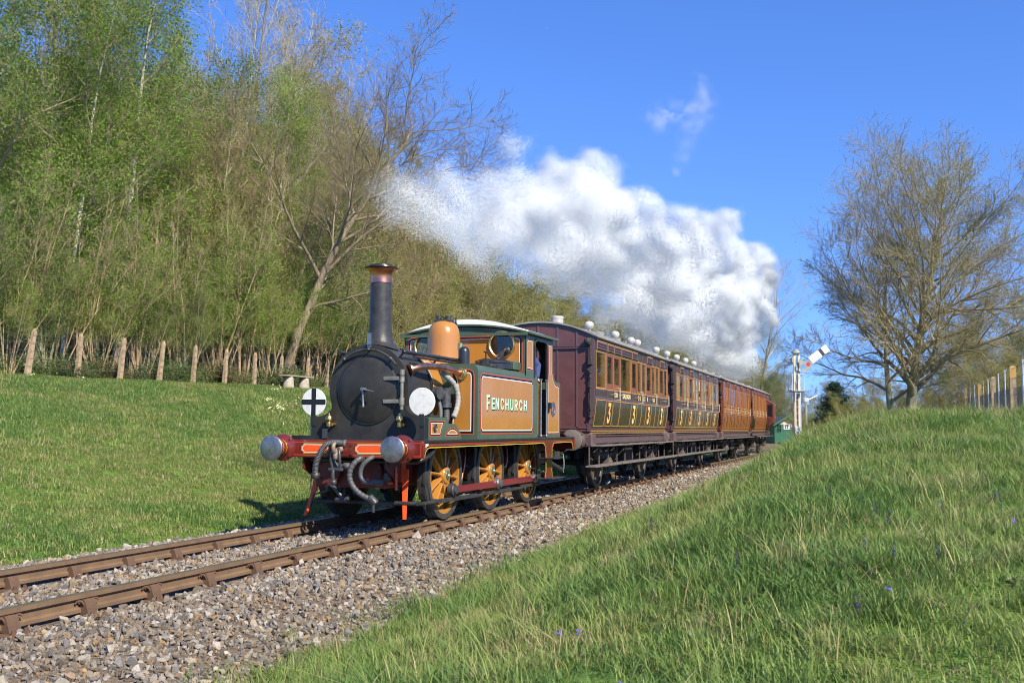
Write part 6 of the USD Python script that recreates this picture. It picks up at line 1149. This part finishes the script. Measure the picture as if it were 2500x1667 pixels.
for i, (b, tp) in enumerate(posts):
    d = ray(*b); t = (16.0 - EYE[1]) / d[1]; p = EYE + d * t; x, y = p[0], p[1]; z = float(land(x, y)) - .06
    d2 = ray(*tp); t2 = (16.0 + .02 - EYE[1]) / d2[1]; q = EYE + d2 * t2; h = max(1.2, q[2] - z); lx_ = (q[0] - x)
    rr = np.random.default_rng(i); V = []
    for f, w in ((0, .078), (.93, .055), (1.0, .026)):
        for sx_, sy_ in ((-1, -1), (1, -1), (1, 1), (-1, 1)): V.append((x + lx_ * f + sx_ * w, y + sy_ * w * .8, z + h * f))
    m = hull(V); m = m.subdivide().subdivide(); m.vertices += (meshkit.noise(m.vertices * 9, i)[:, None] - .5) * .02
    part(fence, 'post', m, CONC); heads.append(((x, y, z), (x + lx_, y, z + h)))
    if i == 7: pass
def at_h(k, f): a, b = np.array(heads[k][0]), np.array(heads[k][1]); return a + (b - a) * f
for f in (.12, .27, .42, .57, .72, .87):
    pts = [at_h(0, f) - np.array([6.0, 0, .05])] + [at_h(k, f) + [0, -.075, 0] for k in range(len(posts))] + [at_h(len(posts) - 1, f) + [18, 0, .1]]
    part(fence, 'wire', tube(pts, .0042, 4), WIRE)
# bench of a plank on two stumps in front of the fence
bx, by, bz, _ = at_px(722, 15.2)
bench = thing('plank_bench', 'rough wooden plank bench on two stone stumps beneath the big oak', 'bench', (bx, by, bz))
part(bench, 'plank', bbox(-1.0, 1.05, -.2, .2, .50, .56, .012), OLDWOOD)
for x in (-.62, .55): part(bench, 'stump', lathe([(.24, -.2), (.22, .15), (.20, .40), (.17, .49), (0, .50)], 'z', (x, -.02, 0), 16), CONCP, 40)
# right hand fence
rf_ = thing('wire_mesh_fence', 'concrete posts and metal stakes with wire mesh on the right skyline', 'fence')
rposts = [(2475, 1006, 893), (2427, 1000, 920), (2393, 997, 936), (2359, 997, 946), (2336, 998, 957), (2319, 1000, 969), (2303, 1003, 985)]
rtop = []
def fpost(px, ytop, ybase):
    h = 1.5; D = 2526.7 * h / (ybase - ytop + 8); d = ray(px, 1000.0); dh = d[:2] / np.hypot(*d[:2]); x, y = EYE[:2] + dh * D; dt = ray(px, ytop); ztop = EYE[2] + dt[2] * D / np.hypot(*dt[:2]); return x, y, ztop - h - .25, ztop, D
for i, (px, yb, yt) in enumerate(rposts):
    x, y, z0, z1, D = fpost(px, yt, yb)
    m = hull([(x + a * w, y + b * w, z) for z, w in ((z0, .085), (z1 - .05, .075), (z1, .05)) for a in (-1, 1) for b in (-1, 1)])
    m = m.subdivide().subdivide(); pp = part(rf_, 'post', m, CONC, label='concrete post topped with orange lichen' if i in (0, 2, 5) else None); rtop.append((x, y, z0, z1))
    if i in (0, 2, 5):
        hh_ = .34 if i == 0 else .55; part(pp, 'lichen', hull([(x + a * .082, y + b * .082, z) for z in (z1 - hh_, z1 - .03) for a in (-1, 1) for b in (-1, 1)] + [(x, y, z1 + .01)]), LICHEN)
T_ = [np.array(a) for a in rtop]; T_ = [T_[0] * 2 - T_[1]] + T_
sticks = []
for a, b in zip(T_[:-1], T_[1:]):
    for f in (.33, .67):
        q = a * (1 - f) + b * f; part(rf_, 'stake', cyl((q[0], q[1], q[2]), (q[0], q[1], q[3] + .02), .022, n=8), GALV)
for f in (.08, .3, .55, .8, .95): part(rf_, 'wire', tube([(a[0], a[1], a[2] * (1 - f) + a[3] * f) for a in T_], .006, 4), WIRE)
net = []
for a, b in zip(T_[:-1], T_[1:]):
    L_ = np.hypot(*(b - a)[:2]); n_ = int(L_ / .16)
    for k in range(n_):
        q = a * (1 - k / n_) + b * k / n_; net.append((np.array([(q[0], q[1], q[2] + .1), (q[0], q[1], q[2] + 1.15)]), np.array([.0035, .0035])))
part(rf_, 'mesh_netting', tubes(net, 3), WIRE, kind='stuff')
# the semaphore signal
SIGW = M('signal_cream', (.62, .52, .38), .6, col2=(.50, .40, .27), vscale=6); SIGWH = M('signal_white', (.82, .82, .80), .5); SIGK = M('signal_black', (.03, .03, .032), .5); SIGG = M('signal_grey', (.30, .31, .28), .6, col2=(.20, .20, .18), vscale=8); SIGR = M('signal_red_glass', (.40, .05, .06), .3); SIGL = M('ladder_grey', (.42, .45, .50), .6)
sd = ray(1946, 1000.0); dh = sd[:2] / np.hypot(*sd[:2]); D_ = 48.0; sxp, syp = EYE[:2] + dh * D_; sgz = float(land(sxp, syp))
pxm = D_ / 2526.7; ZZ = lambda py: EYE[2] + (1048.5 - py) * pxm
rdir = np.array([_r[0], _r[1]]); rdir /= np.hypot(*rdir); ang = math.atan2(rdir[1], rdir[0])
sig = thing('semaphore_signal', 'twin posted semaphore signal with raised white arm and black stripe', 'signal', (sxp, syp, 0), ang)
U = lambda px: (px - 1950.0) * pxm
for px in (1945.5, 1955.2): part(sig, 'post', bbox(U(px) - .055, U(px) + .055, -.055, .055, sgz - .4, ZZ(868), .01), SIGW)
part(sig, 'post_cap', cat(bbox(U(1941), U(1959), -.16, .16, ZZ(871), ZZ(868), .02), lathe([(.16, 0), (.13, .07), (.06, .13), (0, .15)], 'z', (U(1950), 0, ZZ(868)), 16)), SIGG, 40)
def armP(px, py): return (U(px), ZZ(py))
a0, a1 = np.array(armP(1965, 899)), np.array(armP(2021, 857)); dv = (a1 - a0) / np.linalg.norm(a1 - a0); nv = np.array([-dv[1], dv[0]]); Ln = np.linalg.norm(a1 - a0)
def armpoly(t0, t1, w): return Polygon([tuple(a0 + dv * Ln * t0 - nv * w), tuple(a0 + dv * Ln * t1 - nv * w), tuple(a0 + dv * Ln * t1 + nv * w), tuple(a0 + dv * Ln * t0 + nv * w)])
arm = part(sig, 'arm', plate(armpoly(.28, 1.0, .165), .02, 'side', (0, -.20, 0)), SIGWH)
part(arm, 'black_stripe', plate(armpoly(.68, .80, .166), .004, 'side', (0, -.2205, 0)), SIGK)
spec = Polygon([armP(1955, 886), armP(1962, 889), armP(1969, 893), armP(1983, 883), armP(1990, 890), armP(1972, 911), armP(1961, 909), armP(1956, 902)])
sp_ = part(sig, 'spectacle', plate(spec.buffer(.03).difference(Point(armP(1975, 897)).buffer(.10)).difference(Point(armP(1963, 902)).buffer(.10)), .04, 'side', (0, -.16, 0)), SIGG)
part(sp_, 'red_glass', plate(Point(armP(1975, 897)).buffer(.11), .015, 'side', (0, -.17, 0)), SIGR)
part(sig, 'lamp', cat(bbox(U(1937), U(1943), -.15, .1, ZZ(893), ZZ(881), .02), box(U(1936), U(1944), -.03, .03, ZZ(895), ZZ(893)), bbox(U(1946), U(1955), -.12, .12, ZZ(912), ZZ(900), .02)), SIGG)
part(sig, 'platform', bbox(U(1936), U(1965), -.5, .4, ZZ(961), ZZ(958), .01), SIGG)
part(sig, 'platform_rail', cat(*[cyl((U(px), y, ZZ(960)), (U(px), y, ZZ(920)), .018, n=6) for px in (1934.5, 1961) for y in (-.4, .3)], *[cyl((U(1934.5), y, ZZ(z)), (U(1963), y, ZZ(z)), .016, n=6) for y in (-.4,) for z in (920,)], cyl((U(1934.5), -.4, ZZ(957)), (U(1926), -.4, ZZ(955.5)), .016, n=6), cyl((U(1963), -.3, ZZ(915)), (U(1966), -.3, ZZ(914)), .02, n=6)), SIGL)
for px in (1940, 1952): part(sig, 'ladder_stile', box(U(px) - .018, U(px) + .018, -.45, -.41, sgz, ZZ(961)), SIGL)
for z in np.arange(sgz + .3, ZZ(962), .30): part(sig, 'ladder_rung', cyl((U(1940), -.43, z), (U(1952), -.43, z), .013, n=6), SIGL)
part(sig, 'motor_box', cat(bbox(U(1939), U(1953), -.35, .2, ZZ(1055), ZZ(1042), .02)), SIGL)
part(sig, 'signal_wire', cyl((U(1950), -.1, ZZ(1050)), (U(1950), -.1, ZZ(880)), .012, n=6), SIGK)
d_ = ray(1968, 1000.0); dh2 = d_[:2] / np.hypot(*d_[:2]); sx2, sy2 = EYE[:2] + dh2 * 110; pm2 = 110 / 2526.7; Z2 = lambda py: EYE[2] + (1048.5 - py) * pm2
s2 = thing('distant_signal', 'small far off signal with grey box and pale arm right of the twin posted signal', 'signal', (sx2, sy2, 0), ang)
part(s2, 'post', bbox(-.10, .10, -.1, .1, -1.5, Z2(976), .01), SIGG); part(s2, 'box', bbox(-.22, .26, -.2, -.1, Z2(985), Z2(975), .03), SIGL)
V = [(.30, -.15, Z2(977)), (.30, -.15, Z2(979.5)), (1.15, -.15, Z2(970)), (1.15, -.15, Z2(968)), (.30, -.12, Z2(977)), (.30, -.12, Z2(979.5)), (1.15, -.12, Z2(970)), (1.15, -.12, Z2(968))]; part(s2, 'arm', hull(V), SIGWH)
# small green and cream lineside hut with a gable
HG = M('hut_green', (.025, .12, .07), .5, var=.2, vscale=5); HP = M('hut_pinkish', (.55, .43, .34), .8, var=.15, vscale=5); HR = M('hut_slates', (.075, .085, .10), .7, var=.35, vscale=14); HW = M('hut_white', (.76, .77, .76), .5)
d_ = ray(1926, 1000.0); dh3 = d_[:2] / np.hypot(*d_[:2]); hx, hy = EYE[:2] + dh3 * 108; pm = 108 / 2526.7; HZ = lambda py: EYE[2] + (1048.5 - py) * pm; HU = lambda px: (px - 1926) * pm; hb = min(float(land(hx, hy)), HZ(1060)) - .3
hut = thing('signal_cabin', 'small green and cream cabin with gabled slate roof beyond the train', 'cabin', (hx, hy, 0), ang)
e0, e1, ap = HZ(1037), HZ(1037), HZ(1019)
part(hut, 'wall', cat(box(HU(1891), HU(1911), -.02, .1, hb, HZ(1056)), box(HU(1911), HU(1962), -.02, .1, hb, HZ(1050)), box(HU(1891), HU(1895), -.02, .1, HZ(1056), e0), box(HU(1908), HU(1912), -.02, .1, HZ(1056), e0), box(HU(1891), HU(1892), -.02, 4, hb, e0), box(HU(1961), HU(1962), -.02, 4, hb, e0), box(HU(1891), HU(1962), 3.9, 4, hb, e0)), HG)
part(hut, 'gable', plate(Polygon([(HU(1893), e0), (HU(1962), e0), (HU(1921), ap - .05)]), .08, 'side', (0, .06, 0)), HP)
for sgn, pa, pb in ((1, (HU(1887), HZ(1040)), (HU(1921), ap)), (-1, (HU(1921), ap), (HU(1966), HZ(1042)))):
    part(hut, 'roof', hull([(pa[0], -.35, pa[1]), (pb[0], -.35, pb[1]), (pa[0], 4.3, pa[1]), (pb[0], 4.3, pb[1]), (pa[0], -.35, pa[1] + .10), (pb[0], -.35, pb[1] + .10), (pa[0], 4.3, pa[1] + .10), (pb[0], 4.3, pb[1] + .10)]), HR)
    part(hut, 'bargeboard', hull([(pa[0], -.40, pa[1] - .10), (pb[0], -.40, pb[1] - .10), (pa[0], -.36, pa[1] - .10), (pb[0], -.36, pb[1] - .10), (pa[0], -.40, pa[1] + .10), (pb[0], -.40, pb[1] + .10), (pa[0], -.36, pa[1] + .10), (pb[0], -.36, pb[1] + .10)]), HG)
for a, b, mt in ((1895, 1908, HG), (1913, 1925, HW), (1926, 1938, HW), (1939, 1950, HW), (1951, 1961, HW)):
    zb = HZ(1056) if mt is HG else HZ(1049)
    w = part(hut, 'window', cat(box(HU(a), HU(a) + .07, -.06, .0, zb, e0), box(HU(b) - .07, HU(b), -.06, .0, zb, e0), box(HU(a) + .07, HU(b) - .07, -.06, 0, e0 - .07, e0), box(HU(a) + .07, HU(b) - .07, -.06, 0, zb, zb + .06), box((HU(a) + HU(b)) / 2 - .02, (HU(a) + HU(b)) / 2 + .02, -.06, 0, zb + .06, e0 - .07), box(HU(a) + .07, HU(b) - .07, -.055, -.005, (zb + e0) / 2 - .02, (zb + e0) / 2 + .02)), mt)
    part(w, 'pane', box(HU(a) + .05, HU(b) - .05, .0, .02, zb, e0), M('hut_glass_%d' % a, (.03, .035, .04), .08, coat=.5))
# flowers in the grass: pale primroses on the far bank, violet bells on the near one
def flower(seed, n, R, h0, h1, s):
    r = np.random.default_rng(seed); V, F = [], []
    for _ in range(n):
        a = r.uniform(0, 6.28); c = np.array([math.cos(a), math.sin(a), 0]) * R * math.sqrt(r.random()) + [0, 0, r.uniform(h0, h1)]; o = len(V); tl = r.normal(size=3) * .35
        V.append(c)
        for k in range(10):
            b = k * PI / 5; rr = s * (1.0 if k % 2 else .55); V.append(c + np.array([math.cos(b) * rr, math.sin(b) * rr, .25 * s]) + np.array([0, 0, 1]) * rr * (tl[0] * math.cos(b) + tl[1] * math.sin(b)))
        F += [(o, o + 1 + k, o + 1 + (k + 1) % 10) for k in range(10)]
    return trimesh.Trimesh(np.array(V), np.array(F), process=False)
PRIM = M('primrose_yellow', (.78, .74, .40), .7, spec=.2); VIO = M('bell_violet', (.16, .10, .55), .6, spec=.2); BUG = M('bugle_purple', (.06, .045, .16), .7, spec=.2); DAIS = M('daisy_white', (.75, .74, .68), .7, spec=.2)
rfw = np.random.default_rng(6)
pts = []
for px, py, n_, sd_ in ((560, 935, 10, 8), (620, 940, 12, 12), (680, 955, 14, 10), (690, 1000, 16, 9), (680, 1010, 12, 7), (655, 985, 10, 8), (730, 985, 6, 8), (70, 927, 3, 5), (200, 929, 3, 6), (520, 932, 6, 10), (760, 970, 5, 8), (710, 1040, 4, 10)):
    for _ in range(n_):
        d = ray(px + rfw.normal() * sd_, py + rfw.normal() * sd_ * .45); t = np.linspace(14, 60, 900); P_ = EYE + d[None] * t[:, None]; hit = np.nonzero(P_[:, 2] < land(P_[:, 0], P_[:, 1]))[0]
        if len(hit): p_ = P_[hit[0]]; pts.append((p_[0], p_[1], float(land(p_[0], p_[1]))))
pts = np.array(pts)
instancer('/World/primroses', [(flower(60 + k, 5, .07, .07, .12, .020), PRIM, False) for k in range(3)], pts, rfw.uniform(.8, 1.5, len(pts)), rfw.integers(0, 3, len(pts)), zrot(rfw.uniform(0, 6.28, len(pts))))
pts = []
for px, py, mt in [(1367, 1530, 0), (1310, 1660, 0), (1515, 1655, 0), (1345, 1665, 0), (1410, 1530, 0)] + [(2110, 1308, 1), (2183, 1333, 1), (2288, 1338, 1), (2093, 1458, 1), (2173, 1420, 0), (1800, 1356, 1), (2290, 1215, 1), (2300, 1225, 1), (2440, 1195, 1), (2442, 1222, 1), (2430, 1200, 1), (2170, 1252, 1), (2135, 1235, 1), (1590, 1275, 1), (2475, 1260, 0), (2025, 1190, 1)]:
    d = ray(px, py); t = np.linspace(2, 30, 1500); P_ = EYE + d[None] * t[:, None]; hit = np.nonzero(P_[:, 2] < land(P_[:, 0], P_[:, 1]) + .14)[0]
    if len(hit): p_ = P_[hit[0]]; pts.append((p_[0], p_[1], p_[2] - .12, mt))
pts = np.array(pts)
instancer('/World/wild_flowers', [(flower(70, 4, .016, .09, .13, .013), VIO, False), (flower(71, 22, .012, .05, .16, .009), BUG, False)], pts[:, :3], np.full(len(pts), .85), pts[:, 3].astype(int), zrot(rfw.uniform(0, 6.28, len(pts))))
# the steam itself
STEAM = usdkit.material(stage, '/World/Looks/steam', {'d': ('diffuse_bsdf', {'color': (.77, .79, .825)}), 't': ('translucent_bsdf', {'color': (.77, .79, .825)}), 'm': ('mix_closure', {'fac': .47})}, [('d.BSDF', 'm.closure1'), ('t.BSDF', 'm.closure2')], surface='m.closure')
stm = thing('steam', kind='stuff')
dm_, dn_ = droplets(1250000, .0162)
dp_ = part(stm, 'droplets', dm_, STEAM, kind='stuff')
dp_ = UsdGeom.Mesh(dp_); dp_.CreateNormalsAttr(Vt.Vec3fArray.FromNumpy(dn_.astype(np.float32))); dp_.SetNormalsInterpolation('vertex')
part(stm, 'wisp', wisp(12000, .009), STEAM, kind='stuff')
